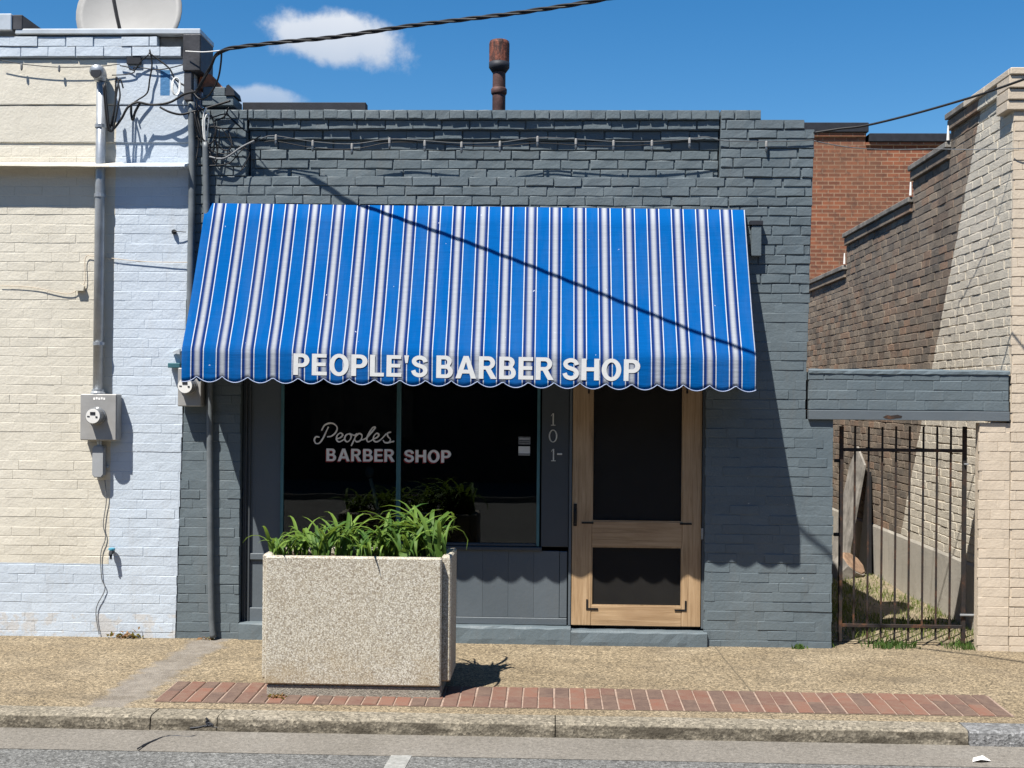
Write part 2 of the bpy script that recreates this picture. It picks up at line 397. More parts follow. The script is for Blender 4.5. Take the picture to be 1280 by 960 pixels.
# distant red brick, courses too fine to pick apart
m, n, o = new_mat('red_brick'); p = n.pos(); X, Y, Z = n.xyz(p)
v = n.n('ShaderNodeCombineXYZ', {0: X, 1: Z, 2: 0.0})
bt = m.node_tree.nodes.new('ShaderNodeTexBrick'); m.node_tree.links.new(v, bt.inputs['Vector'])
bt.inputs['Color1'].default_value = (.25, .082, .04, 1); bt.inputs['Color2'].default_value = (.12, .042, .026, 1); bt.inputs['Mortar'].default_value = (.30, .20, .13, 1)
bt.inputs['Scale'].default_value = 1; bt.inputs['Brick Width'].default_value = .21; bt.inputs['Row Height'].default_value = .072; bt.inputs['Mortar Size'].default_value = .008; bt.inputs['Bias'].default_value = -.15
col = n.mix(n.math('MULTIPLY', n.ramp(n.noise(p, 1.2, 6, .7), [(.36, 0), (.66, 1)]), .6), bt.outputs[0], (.15, .082, .05))
col = n.mix(n.math('MULTIPLY', n.ramp(n.noise(p, 9, 5, .75), [(.5, 0), (.66, 1)]), .6), col, (.07, .042, .032))
principled(n, o, col, .9, 0, n.bump(bt.outputs[1], -.5, .01)); M['red_brick'] = m
# canvas stripes
m, n, o = new_mat('striped_canvas'); p = n.pos(); X, Y, Z = n.xyz(p)
AW_L = P(228, 450, -.53).x; AW_R = P(945, 450, -.53).x; NST = 22.4; PER = (AW_R - AW_L) / NST; XW0 = AW_L + (247.5 - 228) / 717 * (AW_R - AW_L)
ph = n.math('FRACT', n.math('ADD', n.math('DIVIDE', n.math('SUBTRACT', X, XW0), PER), 20.5))
BL = (.001, .075, .262); NV = (.005, .017, .085); WH = (.46, .49, .53); GW = (.25, .27, .31)
col = n.ramp(ph, [(0, BL), (.235, BL), (.245, WH), (.268, WH), (.278, NV), (.36, (.003, .026, .14)), (.39, (.085, .105, .19)), (.435, GW), (.5, (.32, .34, .37)), (.565, GW), (.61, (.085, .105, .19)), (.64, (.003, .026, .14)), (.722, NV), (.732, WH), (.755, WH), (.765, BL)])
sp = n.ramp(n.noise(p, 34, 2, .5), [(.775, 0), (.785, 1)]); col = n.mix(n.math('MULTIPLY', sp, .6), col, (.6, .65, .75))
dirt = n.ramp(n.noise(n.scale(p, (6, 1, 1)), 1.4, 6, .7), [(.45, 0), (.8, 1)]); col = n.mix(n.math('MULTIPLY', dirt, .14), col, (.12, .16, .25))
wv = n.math('SINE', n.math('MULTIPLY', Z, 330)); hh = n.math('ADD', n.math('MULTIPLY', wv, .0), n.noise(n.scale(p, (2, 4, 14)), 2.2, 4))
b1 = n.n('ShaderNodeBsdfPrincipled', {'Base Color': col, 'Roughness': .95, 'Specular IOR Level': .03, 'Normal': n.bump(hh, .35, .012)})
b2 = n.n('ShaderNodeBsdfTranslucent', {'Color': col}); mx = n.n('ShaderNodeMixShader', {0: .035, 1: b1, 2: b2}); m.node_tree.links.new(mx, o.inputs[0]); M['striped_canvas'] = m
simple('white_vinyl', (.55, .555, .55), .5, 0, .05, 20, .05)
# glass: clear pane, reflects by angle
m, n, o = new_mat('window_glass'); p = n.pos()
fr = n.n('ShaderNodeFresnel', {'IOR': 1.5}); g = n.n('ShaderNodeBsdfGlossy', {'Color': (1, 1, 1), 'Roughness': .015, 'Normal': n.bump(n.noise(p, 2.2, 2), .04, .01)})
tr = n.n('ShaderNodeBsdfTransparent', {'Color': (.52, .56, .55)}); m.node_tree.links.new(n.n('ShaderNodeMixShader', {0: n.math('MULTIPLY', fr, .8), 1: tr, 2: g}), o.inputs[0]); M['window_glass'] = m
simple('dark_pane', (.02, .022, .025), .1, 0, .2, 3, 0, spec=.5)
simple('teal_metal', (.05, .14, .165), .35, .2, .2, 6, .05, spec=.5)
simple('interior', (.03, .031, .033), .9, 0, .4, 2, .1)
simple('interior_dark', (.012, .012, .013), .7, 0, .3, 3, .1)
simple('chrome', (.7, .7, .7), .22, 1, .05, 4, .02)
simple('paper', (.6, .6, .58), .7, 0, .08, 30, .05)
simple('print_grey', (.16, .165, .17), .7, 0, .3, 60, .05)
simple('sign_cream', (.8, .74, .68), .6, 0, .1, 20, .05)
simple('sign_red', (.26, .03, .025), .6, 0, .2, 20, .05)
simple('number_metal', (.6, .6, .57), .45, .3, .2, 40, .05)
for nm, sc in (('wood_vertical', (26, 26, 1.3)), ('wood_horizontal', (1.3, 26, 26))):
    m, n, o = new_mat(nm); p = n.pos(); q = n.scale(p, sc)
    a = n.noise(q, 2.2, 6, .65, .6); b = n.noise(p, 3, 4)
    col = n.ramp(a, [(.25, (.20, .128, .066)), (.5, (.36, .242, .135)), (.75, (.47, .335, .205))])
    col = n.mix(n.math('MULTIPLY', n.ramp(b, [(.45, 0), (.7, 1)]), .4), col, (.24, .145, .078))
    principled(n, o, col, .55, 0, n.bump(a, .25, .004), .35); M[nm] = m
m, n, o = new_mat('insect_screen'); p = n.pos(); X, Y, Z = n.xyz(p)
d = n.n('ShaderNodeBsdfDiffuse', {'Color': n.mix(n.noise(p, 6, 5, .7), (.018, .018, .018), (.034, .032, .03))})
m.node_tree.links.new(n.n('ShaderNodeMixShader', {0: .72, 1: n.n('ShaderNodeBsdfTransparent'), 2: d}), o.inputs[0]); M['insect_screen'] = m
simple('black_iron', (.012, .012, .013), .5, .2, .3, 20, .2)
m, n, o = new_mat('rusty_iron'); p = n.pos()
a = n.noise(p, 9, 6, .7); col = n.ramp(a, [(.42, (.022, .02, .02)), (.55, (.04, .026, .02)), (.66, (.11, .05, .026))])
principled(n, o, col, .75, .1, n.bump(n.noise(p, 90, 4), .5, .003)); M['rusty_iron'] = m
m, n, o = new_mat('rust_pipe'); p = n.pos()
a = n.noise(n.scale(p, (3, 3, 1)), 9, 6, .7); col = n.ramp(a, [(.3, (.03, .018, .016)), (.48, (.075, .034, .026)), (.58, (.19, .062, .038)), (.7, (.30, .115, .07))])
principled(n, o, col, .7, .1, n.bump(n.noise(p, 60, 4), .6, .005)); M['rust_pipe'] = m
simple('flue_brown', (.07, .036, .032), .65, .1, .5, 12, .4)
simple('galvanised', (.36, .38, .40), .42, .55, .18, 9, .12, 40, .5)
simple('meter_grey', (.30, .295, .285), .5, .15, .12, 8, .1, 60, .4)
simple('conduit_grey', (.125, .14, .15), .5, .1, .2, 9, .1, 50, .4)
simple('plastic_grey', (.28, .29, .30), .45, 0, .1, 9, .08)
simple('fascia_metal', (.5, .53, .55), .4, .35, .15, 7, .1, 30, .5)
simple('dark_metal', (.055, .055, .06), .5, .3, .35, 8, .25)
simple('coping_dark', (.02, .022, .028), .6, .1, .3, 8, .2)
simple('coping_brown', (.16, .15, .135), .9, 0, .45, 7, .6, 30)
simple('dish_grey', (.26, .255, .245), .55, 0, .1, 3, .08)
simple('cable_black', (.012, .012, .013), .5, 0, .3, 30, .1)
simple('cable_grey', (.15, .155, .16), .6, 0, .3, 30, .1)
simple('cable_white', (.62, .62, .60), .5, 0, .15, 30, .05)
simple('bulb_glass', (.07, .08, .09), .15, 0, .2, 20, .0, spec=.6)
simple('orange_brick', (.42, .16, .085), .9, 0, .35, 30, .6)
simple('roof_tar', (.03, .03, .032), .9, 0, .3, 4, .4)
simple('soil', (.06, .045, .032), .95, 0, .5, 30, .8, 50)
simple('old_wood', (.20, .185, .165), .85, 0, .4, 9, .6, 30)
simple('log_end', (.20, .13, .085), .85, 0, .4, 20, .6, 30)
simple('blue_tap', (.06, .24, .34), .5, 0, .2, 20, .1)
simple('litter_white', (.8, .78, .74), .7, 0, .1, 20, .1)
simple('meter_white', (.66, .65, .62), .3, 0, .08, 9, .02, spec=.5)
simple('meter_glass', (.16, .165, .17), .18, .1, .1, 9, .02, spec=.6)
# planter: exposed pebble aggregate
m, n, o = new_mat('pebble_aggregate'); p = n.pos()
vo = m.node_tree.nodes.new('ShaderNodeTexVoronoi'); m.node_tree.links.new(p, vo.inputs['Vector']); vo.inputs['Scale'].default_value = 135
vr = n.n('ShaderNodeSeparateColor', {0: vo.outputs['Color']})
pc = n.ramp(vr, [(0, (.17, .135, .10)), (.2, (.38, .34, .265)), (.45, (.50, .47, .39)), (.7, (.59, .56, .485)), (.9, (.35, .325, .275)), (1, (.64, .62, .56))])
gapm = n.ramp(vo.outputs['Distance'], [(.42, 0), (.68, 1)]); col = n.mix(n.math('MULTIPLY', gapm, .85), pc, (.25, .22, .175))
X, Y, Z = n.xyz(p); stn = n.math('MULTIPLY', n.ramp(n.noise(p, 3.2, 5, .7), [(.42, 0), (.68, 1)]), n.n('ShaderNodeMapRange', {0: Z, 1: .04, 2: .3, 3: .75, 4: .12}))
col = n.mix(stn, col, (.28, .20, .10), 'MIX')
principled(n, o, col, .8, 0, n.bump(vo.outputs['Distance'], -.8, .006)); M['pebble_aggregate'] = m
def concrete(name, cs, agg=160, bump=.5, extra=None, contrast=.5):
    m, n, o = new_mat(name); p = n.pos()
    vo = m.node_tree.nodes.new('ShaderNodeTexVoronoi'); m.node_tree.links.new(p, vo.inputs['Vector']); vo.inputs['Scale'].default_value = agg
    v = n.n('ShaderNodeSeparateColor', {0: vo.outputs['Color']})
    col = n.ramp(n.noise(p, 1.6, 6, .65), [(.3, cs[0]), (.55, cs[1]), (.75, cs[2])])
    ag = n.ramp(v, [(0, .35), (.4, .9), (.7, 1.1), (1, 1.75)])
    col = n.mix(contrast, col, n.mix(1.0, col, ag, 'MULTIPLY'))
    sp = n.noise(p, 42, 6, .9); col = n.mix(1.0, col, n.ramp(sp, [(.3, .5), (.5, 1.0), (.72, 1.5)]), 'MULTIPLY')
    if extra: col = extra(n, p, col)
    principled(n, o, col, .88, 0, n.bump(n.math('ADD', n.noise(p, 90, 5, .7), vo.outputs['Distance']), bump, .006)); M[name] = m
g1 = G(262, 800); g2 = G(140, 878); gj1 = G(893, 808); gj2 = G(934, 858)
def walk_extra(n, p, col):
    X, Y, Z = n.xyz(p)
    wob = n.math('MULTIPLY', n.math('SUBTRACT', n.noise(p, 5, 5, .7), .5), .35)
    ln = n.math('ADD', g1.x, n.math('MULTIPLY', n.math('SUBTRACT', Y, g1.y), (g2.x - g1.x) / (g2.y - g1.y)))
    dx = n.math('ABSOLUTE', n.math('ADD', n.math('SUBTRACT', X, n.math('ADD', ln, .02)), wob))
    mk = n.math('MULTIPLY', n.n('ShaderNodeMapRange', {0: dx, 1: .1, 2: .16, 3: .85, 4: 0}), gt(n, Y, g2.y - .1))
    col = n.mix(mk, col, n.ramp(n.noise(p, 14, 5, .7), [(.3, (.13, .115, .10)), (.6, (.21, .19, .165))]))
    l2 = n.math('ADD', gj1.x, n.math('MULTIPLY', n.math('SUBTRACT', Y, gj1.y), (gj2.x - gj1.x) / (gj2.y - gj1.y)))
    w2 = n.math('MULTIPLY', n.math('SUBTRACT', n.noise(p, 12, 3, .6), .5), .02)
    d2 = n.math('ABSOLUTE', n.math('ADD', n.math('SUBTRACT', X, l2), w2)); col = n.mix(n.math('MULTIPLY', lt(n, d2, .006), .5), col, (.05, .043, .03))
    # darker, wet looking dirt near the kerb and along the wall
    d3 = n.math('MULTIPLY', n.ramp(n.noise(n.scale(p, (1, 2.6, 1)), 1.7, 6, .7), [(.48, 0), (.66, 1)]), .45); col = n.mix(d3, col, (.085, .068, .047))
    return col
concrete('sidewalk_concrete', [(.168, .13, .08), (.21, .167, .108), (.245, .20, .136)], 105, .7, walk_extra, .95)
def kerb_extra(n, p, col):
    X, Y, Z = n.xyz(p)
    st = n.ramp(n.noise(n.scale(p, (1, 1, 3)), 4.5, 6, .7), [(.40, 0), (.6, 1)])
    return n.mix(n.math('MULTIPLY', st, n.n('ShaderNodeMapRange', {0: Z, 1: -.060, 2: -.072, 3: .05, 4: .9})), col, (.05, .042, .03))
concrete('kerb_concrete', [(.16, .14, .105), (.195, .172, .132), (.225, .20, .16)], 70, .5, kerb_extra, .75)
concrete('gutter_concrete', [(.13, .118, .10), (.158, .144, .124), (.175, .163, .143)], 190, .25, None, .25)
concrete('grey_patch', [(.12, .125, .125), (.18, .18, .18), (.22, .22, .22)], 60, .9, None, .6)
concrete('asphalt', [(.10, .10, .096), (.13, .13, .124), (.155, .155, .147)], 85, .8, None, .8)
concrete('plinth_concrete', [(.20, .185, .155), (.25, .228, .19), (.285, .262, .225)], 120, .4, None, .3)
concrete('dirt', [(.14, .115, .075), (.22, .18, .12), (.30, .26, .18)], 60, .9, None, .5)
m, n, o = new_mat('paver_clay'); p = n.pos()
r_ = n.n('ShaderNodeObjectInfo', out=5)
col = n.ramp(r_, [(0, (.085, .055, .045)), (.3, (.14, .062, .043)), (.6, (.17, .074, .05)), (.8, (.115, .058, .045)), (1, (.07, .054, .048))], 'CONSTANT')
col = n.mix(n.ramp(n.noise(p, 13, 6, .75), [(.36, 0.1), (.66, .8)]), col, (.155, .105, .078))
principled(n, o, col, .85, 0, n.bump(n.noise(p, 80, 4), .5, .004)); M['paver_clay'] = m
simple('paver_mortar', (.26, .19, .15), .9, 0, .25, 20, .5)
simple('road_paint', (.24, .24, .225), .8, 0, .3, 30, .5, 60)
for nm, a, b in (('leaf_green', (.03, .085, .014), (.15, .235, .04)), ('grass_green', (.06, .09, .02), (.18, .21, .06)), ('dry_leaf', (.16, .075, .035), (.34, .19, .09)), ('weed_green', (.035, .075, .02), (.09, .15, .035))):
    m, n, o = new_mat(nm); p = n.pos()
    f = n.math('FRACT', n.math('ADD', n.rnd(), n.math('MULTIPLY', n.noise(p, 12, 3), .3))); col = n.mix(f, a, b)
    b1 = n.n('ShaderNodeBsdfPrincipled', {'Base Color': col, 'Roughness': .6, 'Specular IOR Level': .25})
    b2 = n.n('ShaderNodeBsdfTranslucent', {'Color': n.mix(.5, col, (.3, .42, .05))})
    m.node_tree.links.new(n.n('ShaderNodeMixShader', {0: .3, 1: b1, 2: b2}), o.inputs[0]); M[nm] = m

# ------------------------------------------------------------------ ground, road, kerb, pavement
XA, XB = -26, 26
YK = -1.71; YF = -1.87; YG = -2.21            # back of kerb, kerb face, edge of gutter
zk = SLOPE * YK
gr = MB().add([(-900, -900, -.34), (900, -900, -.34), (900, 900, -.34), (-900, 900, -.34)], [(0, 1, 2, 3)]).build('ground', 'dirt'); struct(gr)
nx = 60
def sheet(name, ya, yb, za, zb2, mat, ny=6, wob=.004, x0=XA, x1=XB):
    V = []; Fc = []
    for j in range(ny + 1):
        for i in range(nx * 2 + 1):
            t = j / ny; V.append((x0 + (x1 - x0) * i / (nx * 2), ya + (yb - ya) * t, za + (zb2 - za) * t + (U(-wob, wob) if 0 < j < ny else 0)))
    W_ = nx * 2 + 1
    for j in range(ny):
        for i in range(nx * 2): Fc.append((j * W_ + i, j * W_ + i + 1, (j + 1) * W_ + i + 1, (j + 1) * W_ + i))
    return obj(name, V, Fc, mat, None, True)
road = struct(sheet('road', -13, YG, -.165, -.152, 'asphalt', 4, .002))
struct(sheet('gutter', YG, YF, -.150, -.132, 'gutter_concrete', 2, .001))
walk = struct(sheet('sidewalk', YK, .3, zk, .009, 'sidewalk_concrete', 6, .0015))
# far side of the street, unseen, added to darken the glass and block sky
struct(MB().box((-40, -16.5, -.34), (40, -13, -.06)).build('added_far_sidewalk', 'gutter_concrete'))
ob = thing('added_opposite_block', (0, -18, -.3), 'dark brick block added across the street to dim sky light and window reflections', 'building')
simple('dark_brick', (.10, .065, .05), .9, 0, .4, 6, .4)
MB().box((-34, -24, -.3), (34, -16.5, 7.5)).build('wall', 'dark_brick', ob)
for i in range(17):
    x_ = -32 + i * 4; MB().box((x_ - 1.1, -16.5, .9 if i % 3 else 0), (x_ + 1.1, -16.42, 2.9)).build('window', 'bulb_glass_dark' if False else 'dark_pane', ob)
# parking bay line on the road
a = Vector((P(480, 960, -2.2).x, 0, 0))
q = [G(488, 940), G(515, 940), G(506, 962), G(478, 962)]
def on_plane(px, py, z):
    d = ray(px, py); return CAM + d * ((z - CAM.z) / d.z)
q = [on_plane(477, 964, -.149), on_plane(504, 964, -.149), on_plane(515, 944, -.149), on_plane(489, 944, -.149)]
MB().add(q, [(0, 1, 2, 3)]).build('parking_line', 'road_paint', road)
# kerb in cast lengths
kerb = MB().box((XA, YK - .002, -.45), (XB, YF + .03, zk - .02)).build('kerb', 'kerb_concrete'); struct(kerb)
def kerb_stone(xa, xb, mat, dy=0, dz=0, ny=1):
    n_ = max(3, int((xb - xa) / .06)); V = []; Fc = []
    prof = [(YK, zk - .1), (YK, zk), (YF + .03, zk - .002), (YF + .014, zk - .005), (YF + .003, zk - .014), (YF - .003, zk - .045), (YF - .010, -.2)]
    for i in range(n_ + 1):
        x = xa + (xb - xa) * i / n_
        for k, (y, z) in enumerate(prof):
            V.append((x, y + (U(-.002, .002) if 1 < k < 6 else 0) + (dy if k > 1 else 0), z + (U(-.0015, .0015) if 1 < k < 6 else 0) + (dz if k > 0 else 0)))
    K = len(prof)
    for i in range(n_):
        for k in range(K - 1): Fc.append((i * K + k, i * K + k + 1, (i + 1) * K + k + 1, (i + 1) * K + k))
    Fc.append(tuple(range(K - 1, -1, -1))); Fc.append(tuple(n_ * K + k for k in range(K)))
    return obj('kerb_stone', V, Fc, mat, kerb, False)
kx = [XA, -9.1, G(194, 890).x, G(276, 892).x, G(694, 898).x, G(1204, 908).x, 6.2, 9.3, XB]
for i in range(len(kx) - 1):
    gp = .003
    kerb_stone(kx[i] + gp, kx[i + 1] - gp, 'grey_patch' if i == 5 else 'kerb_concrete', dy=(-.012 if i == 5 else (.004 if i == 2 else 0)), dz=(-.002 if i == 2 else 0))
# broken hole in the short kerb length
xk_ = G(252, 900).x
for off in ([(-.10, -.118), (-.05, -.112), (-.01, -.10), (.03, -.108), (.09, -.116)], [(-.01, -.058), (.0, -.07), (-.012, -.082), (.0, -.098)], [(.0, -.085), (.018, -.09), (.03, -.1)], [(-.02, -.108), (.0, -.102), (.02, -.098)]):
    MB().tube([(xk_ + a_ + .02, YF + .001, b_) for a_, b_ in off], [.002 + .006 * R() for _ in off], 5).build('kerb_crack', 'coping_dark', kerb)
def crack(pts, r=.004):
    return MB().tube(pts, r, 4)
cpts = [on_plane(x, y, -.139) for x, y in ((172, 936), (182, 930), (194, 925), (206, 921), (222, 920), (238, 921), (252, 918), (276, 917))]
crack(spline(cpts, 4), [.003 + .004 * R() for _ in range(len(spline(cpts, 4)))]).build('gutter_crack', 'coping_dark', bpy.data.objects['gutter'])
# clay paver band let into the pavement
px_l, px_r = G(206, 866).x, G(1252, 884).x
yp0 = G(677, 861).y; yp1 = G(677, 886).y
bed = MB().add([(px_l - .002, yp1 - .002, SLOPE * yp1 + .003), (px_r + .002, yp1 - .002, SLOPE * yp1 + .003), (px_r + .002, yp0 + .002, SLOPE * yp0 + .003), (px_l - .002, yp0 + .002, SLOPE * yp0 + .003)], [(0, 1, 2, 3)]).build('paver_bed', 'paver_mortar', walk)
pw = .094; npv = int((px_r - px_l) / pw); plen = (yp0 - yp1)
pm = []
for k in range(5):
    b = MB().box((-.5, -.5, 0), (.5, .5, 1)); b2 = MB()
    e = .05
    V = [(-.5, -.5, 0), (.5, -.5, 0), (.5, .5, 0), (-.5, .5, 0), (-.5, -.5, .6), (.5, -.5, .6), (.5, .5, .6), (-.5, .5, .6),
         (-.5 + e, -.5 + e * .5, 1 + U(-.15, .15)), (.5 - e, -.5 + e * .5, 1 + U(-.15, .15)), (.5 - e, .5 - e * .5, 1 + U(-.15, .15)), (-.5 + e, .5 - e * .5, 1 + U(-.15, .15))]
    Fp = [(0, 1, 5, 4), (1, 2, 6, 5), (2, 3, 7, 6), (3, 0, 4, 7), (4, 5, 9, 8), (5, 6, 10, 9), (6, 7, 11, 10), (7, 4, 8, 11), (8, 9, 10, 11)]
    me = bpy.data.meshes.new('paver'); me.from_pydata(V, [], Fp); me.update(); me.materials.append(M['paver_clay']); pm.append(me)
for i in range(npv):
    sp_ = random.choice((.5, .5, .33, .67)) if i % 2 else random.choice((.33, .5, .67))
    cuts = [0, sp_, 1]
    for a_, b_ in zip(cuts[:-1], cuts[1:]):
        ya, yb = yp1 + plen * a_, yp1 + plen * b_; ym = (ya + yb) / 2
        o = bpy.data.objects.new('paver', random.choice(pm)); o.scale = (pw - .010, (yb - ya) - .007, .010); o.rotation_euler = (math.atan(SLOPE), 0, U(-.012, .012))
        link(o, walk, (px_l + (i + .5) * pw + U(-.002, .002), ym, SLOPE * ym + .0 + U(-.0015, .0015)))

# ------------------------------------------------------------------ the grey barber shop
shop = thing('barber_shop', (-.4, .1, 0), 'grey painted one storey brick shop with glass front and wooden screen door', 'building')
CH = .0685
zTop = P(640, 137).z
def xl(z):                                    # outer left edge leans a little
    a, b = P(219, 797), P(241, 150); return a.x + (z - a.z) / (b.z - a.z) * (b.x - a.x)
def xr(z):
    a, b = P(1009, 460), P(1019, 160); return a.x + (z - a.z) / (b.z - a.z) * (b.x - a.x)
xWing = P(1041, 700).x; zLint = P(1020, 525).z; zBeamTop = P(1100, 462).z
xPL = P(299, 650).x; xDR = P(881, 700).x      # left pier edge, door side of the right wall
zHead = 2.35                                  # opening head, behind the awning
xpA, xpB = P(309, 180).x, P(900, 180).x       # sunk panel
zpB = P(600, 223).z; REC = .08; SF = .062    # panel recess; shopfront recess
z0 = zTop - math.ceil(zTop / CH) * CH
zc = [zTop - i * CH for i in range(4)]
def iv_front(z):
    r = []
    if z < zHead:
        r.append((xl(z), xPL, 0)); r.append((xDR, xWing if z < zLint else xr(z), 0)); return r
    xR_ = xr(z); xL_ = xl(z)
    if z > P(980, 149).z: xR_ = P(952, 143).x
    elif z > P(1010, 161).z: xR_ = P(1006, 155).x
    if z < zpB: return [(xL_, xR_, 0)]
    d = REC
    if z > zc[1]: d = 0
    elif z > zc[2]: d = .024
    elif z > zc[3]: d = .052
    return [(xL_, xpA - .004, 0), (xpA, xpB, d), (xpB + .002, xR_, -.004)]
wall = MB()
J = .013
wt = .24
def back(xa, xb, za, zb2, y): wall.box((xa, y + J, za), (xb, y + wt + J, zb2))
zz = -.06; k = 0
ks = [z0 + i * CH for i in range(int(zTop / CH) + 3)]
for za in ks:                                 # backing course by course, so that it follows the leaning edges
    zb2 = min(za + CH, zTop)
    if zb2 - za < .01: continue
    for (xa, xb, y) in iv_front((za + zb2) / 2): back(xa + .004, xb - .004, max(za, -.05), zb2, y)
wallo = wall.build('wall', 'grey_paint', shop)
items = lay(z0, zTop, CH, iv_front, header_rows=(int(round((zTop - z0) / CH)) - 1,))
# flush, thickly painted lower courses against crisp ones higher up
it2 = []
for (c, wd, ht) in items:
    if c.z < 2.5: it2.append((Vector((c.x, c.y + .0106 + .0032 * soft(c) + U(-.0006, .0006), c.z)), wd + .0085, ht + .003 + .003 * soft(c * 1.7)))
    elif c.z < zpB: it2.append((Vector((c.x, c.y + U(.0, .0065), c.z)), wd + U(-.003, .004), ht + U(-.002, .004)))
    else: it2.append((c + Vector((0, U(-.003, .004), 0)), wd + U(-.004, .003), ht + U(-.004, .003)))
vb = [brick_variants(.194, .0595, 12, .0026, .0030, .04, 1), brick_variants(.092, .0595, 6, .0026, .0026, .04, 2)]
def seen_front(px, py): return not (225 < px < 950 and 252 < py < 488)
vlow = [brick_variants(.198, .064, 10, .0016, .0016, .03, 31), brick_variants(.096, .064, 5, .0016, .0016, .03, 32)]
hi_ = [q_ for q_ in it2 if q_[0].z >= 2.5]; lo_ = [q_ for q_ in it2 if q_[0].z < 2.5]
place_bricks(hi_, vb, 'grey_paint', wallo, 220, 'brickwork', 0, seen_front, .007)
place_bricks(lo_, vlow, 'grey_paint', wallo, 80, 'brickwork', 0, seen_front)
# raised end of the parapet on the left with a dark flashing, orange broken brick
pr = MB(); pA = P(262, 130).x; pB = P(281, 130).x
zA = P(270, 131).z
MB().box((P(250, 130).x, .02, zA), (P(291, 130).x, .26, zA + .068), .005).build('parapet_block', 'grey_paint', shop)
MB().box((P(252, 130).x, .03, zA + .071), (P(280, 130).x, .24, zA + .137), .005).build('parapet_block', 'grey_paint', shop)
MB().prism([(P(281, 130).x, zA + .071), (P(293, 130).x, zA + .071), (P(291, 130).x, zA + .115), (P(285, 130).x, zA + .15), (P(282, 130).x, zA + .14)], .01, .2).build('flashing', 'coping_dark', shop)
MB().prism([(P(243, 100).x, zA + .139), (P(276, 110).x, zA + .139), (P(268, 100).x, zA + .185), (P(260, 90).x, zA + .24), (P(247, 88).x, zA + .25)], .08, .2).build('broken_brick', 'orange_brick', shop)
MB().box((P(291, 131).x, .27, P(291, 134, .3).z - .05), (P(450, 131).x, .36, P(370, 129, .3).z), .004).build('roof_edge', 'coping_dark', shop)
MB().box((xl(1) + .12, .262, 3.1), (xr(2) - .25, 7.5, 3.2)).build('roof', 'roof_tar', shop)
sw = MB(); xsw = xr(2) - .03; sw.box((xsw - .2, .255, -.05), (xsw, 2.2, 3.2)); sw.box((xsw - .2, 2.2, -.05), (xsw - .001, 7.5, 2.6)); sw.build('side_wall', 'side_mortar', shop)
MB().box((xl(1) - .0, .255, -.05), (xl(1) + .1, 7.5, 3.3)).build('side_wall', 'side_mortar', shop)
MB().box((xl(1) + .1, 7.3, -.05), (xsw - .2, 7.5, 2.6)).build('rear_wall', 'side_mortar', shop)
MB().box((xPL - .1, .05, zHead - .02), (xDR + .1, .235, zHead + .004)).build('lintel', 'dark_trim', shop)
# ---- shop front
ysf = SF
xWL, xM, xWR = P(352, 560, SF).x, P(498, 560, SF).x, P(673, 560, SF).x
xDL, xDR2 = P(714.5, 700, SF).x, P(876.5, 700, SF).x
zSill = P(520, 682, SF).z; zPl = P(600, 781, SF).z; zWT = 2.30
# left blind panel and narrow dark reveal
pl = MB(); pl.box((xPL + .002, SF + .03, .1), (xWL - .012, SF + .07, zHead)); pl.build('side_panel', 'grey_smooth', shop)
xs1 = P(309, 700, SF).x
for xx in (P(305, 700, SF).x, P(309.5, 700, SF).x): MB().box((xx, SF + .004, .11), (xx + .012, SF + .029, zHead - .03), .003).build('trim_strip', 'dark_trim', shop)
MB().box((xs1 + .014, SF + .012, P(320, 700, SF).z), (xWL - .014, SF + .029, P(320, 692, SF).z), .004).build('panel_rail', 'grey_smooth', shop)
MB().box((xs1 + .014, SF + .012, .10), (xWL - .014, SF + .029, P(320, 760, SF).z), .004).build('panel_rail', 'grey_smooth', shop)
# plinth along the foot: rough rendered step
def rough_box(name, a, b, mat, parent, j=.006, nx_=30):
    x0, y0, z0_ = a; x1, y1, z1 = b; V = []; Fc = []
    prof = [(y1, z0_), (y0, z0_), (y0, z0_ + (z1 - z0_) * .5), (y0 + .006, z1 - .012), (y0 + .02, z1), (y1, z1)]
    for i in range(nx_ + 1):
        for k_, (y, z) in enumerate(prof):
            jj = j if 1 < k_ < 5 else 0; V.append((x0 + (x1 - x0) * i / nx_, y + U(-jj, jj), z + U(-jj, jj) * .7))
    K = len(prof)
    for i in range(nx_):
        for k_ in range(K - 1): Fc.append((i * K + k_, (i + 1) * K + k_, (i + 1) * K + k_ + 1, i * K + k_ + 1))
    Fc.append(tuple(range(K))); Fc.append(tuple(nx_ * K + k_ for k_ in range(K - 1, -1, -1)))
    return obj(name, V, Fc, mat, parent, False)
rough_box('plinth', (xPL + .003, -.012, -.05), (xDL - .004, .13, zPl), 'grey_paint', shop)
rough_box('door_sill', (xDL - .002, -.018, -.05), (xDR + .02, .16, P(790, 789, 0).z), 'grey_paint', shop, .005, 14)
# stall riser boards below the window: separate boards with open joints
br0, br1 = xWL - .01, P(699, 740, SF).x
nb = 11
for i in range(nb):
    xa = br0 + (br1 - br0) * i / nb; xb = br0 + (br1 - br0) * (i + 1) / nb
    MB().box((xa + .0004, SF + .02 + U(-.0004, .0004), zPl + .055), (xb - .0004, SF + .05, zSill - .03), .0009).build('riser_board', 'grey_smooth', shop)
MB().box((br0, SF + .012, zPl + .002), (xDL - .03, SF + .05, zPl + .053), .004).build('riser_rail', 'grey_smooth', shop)
MB().box((br1 + .003, SF + .016, zPl + .056), (xDL - .03, SF + .05, zSill - .03), .004).build('riser_rail', 'grey_smooth', shop)
MB().box((xWL - .012, SF + .0, zSill - .028), (xWR + .03, SF + .07, zSill), .005).build('window_sill', 'dark_trim', shop)
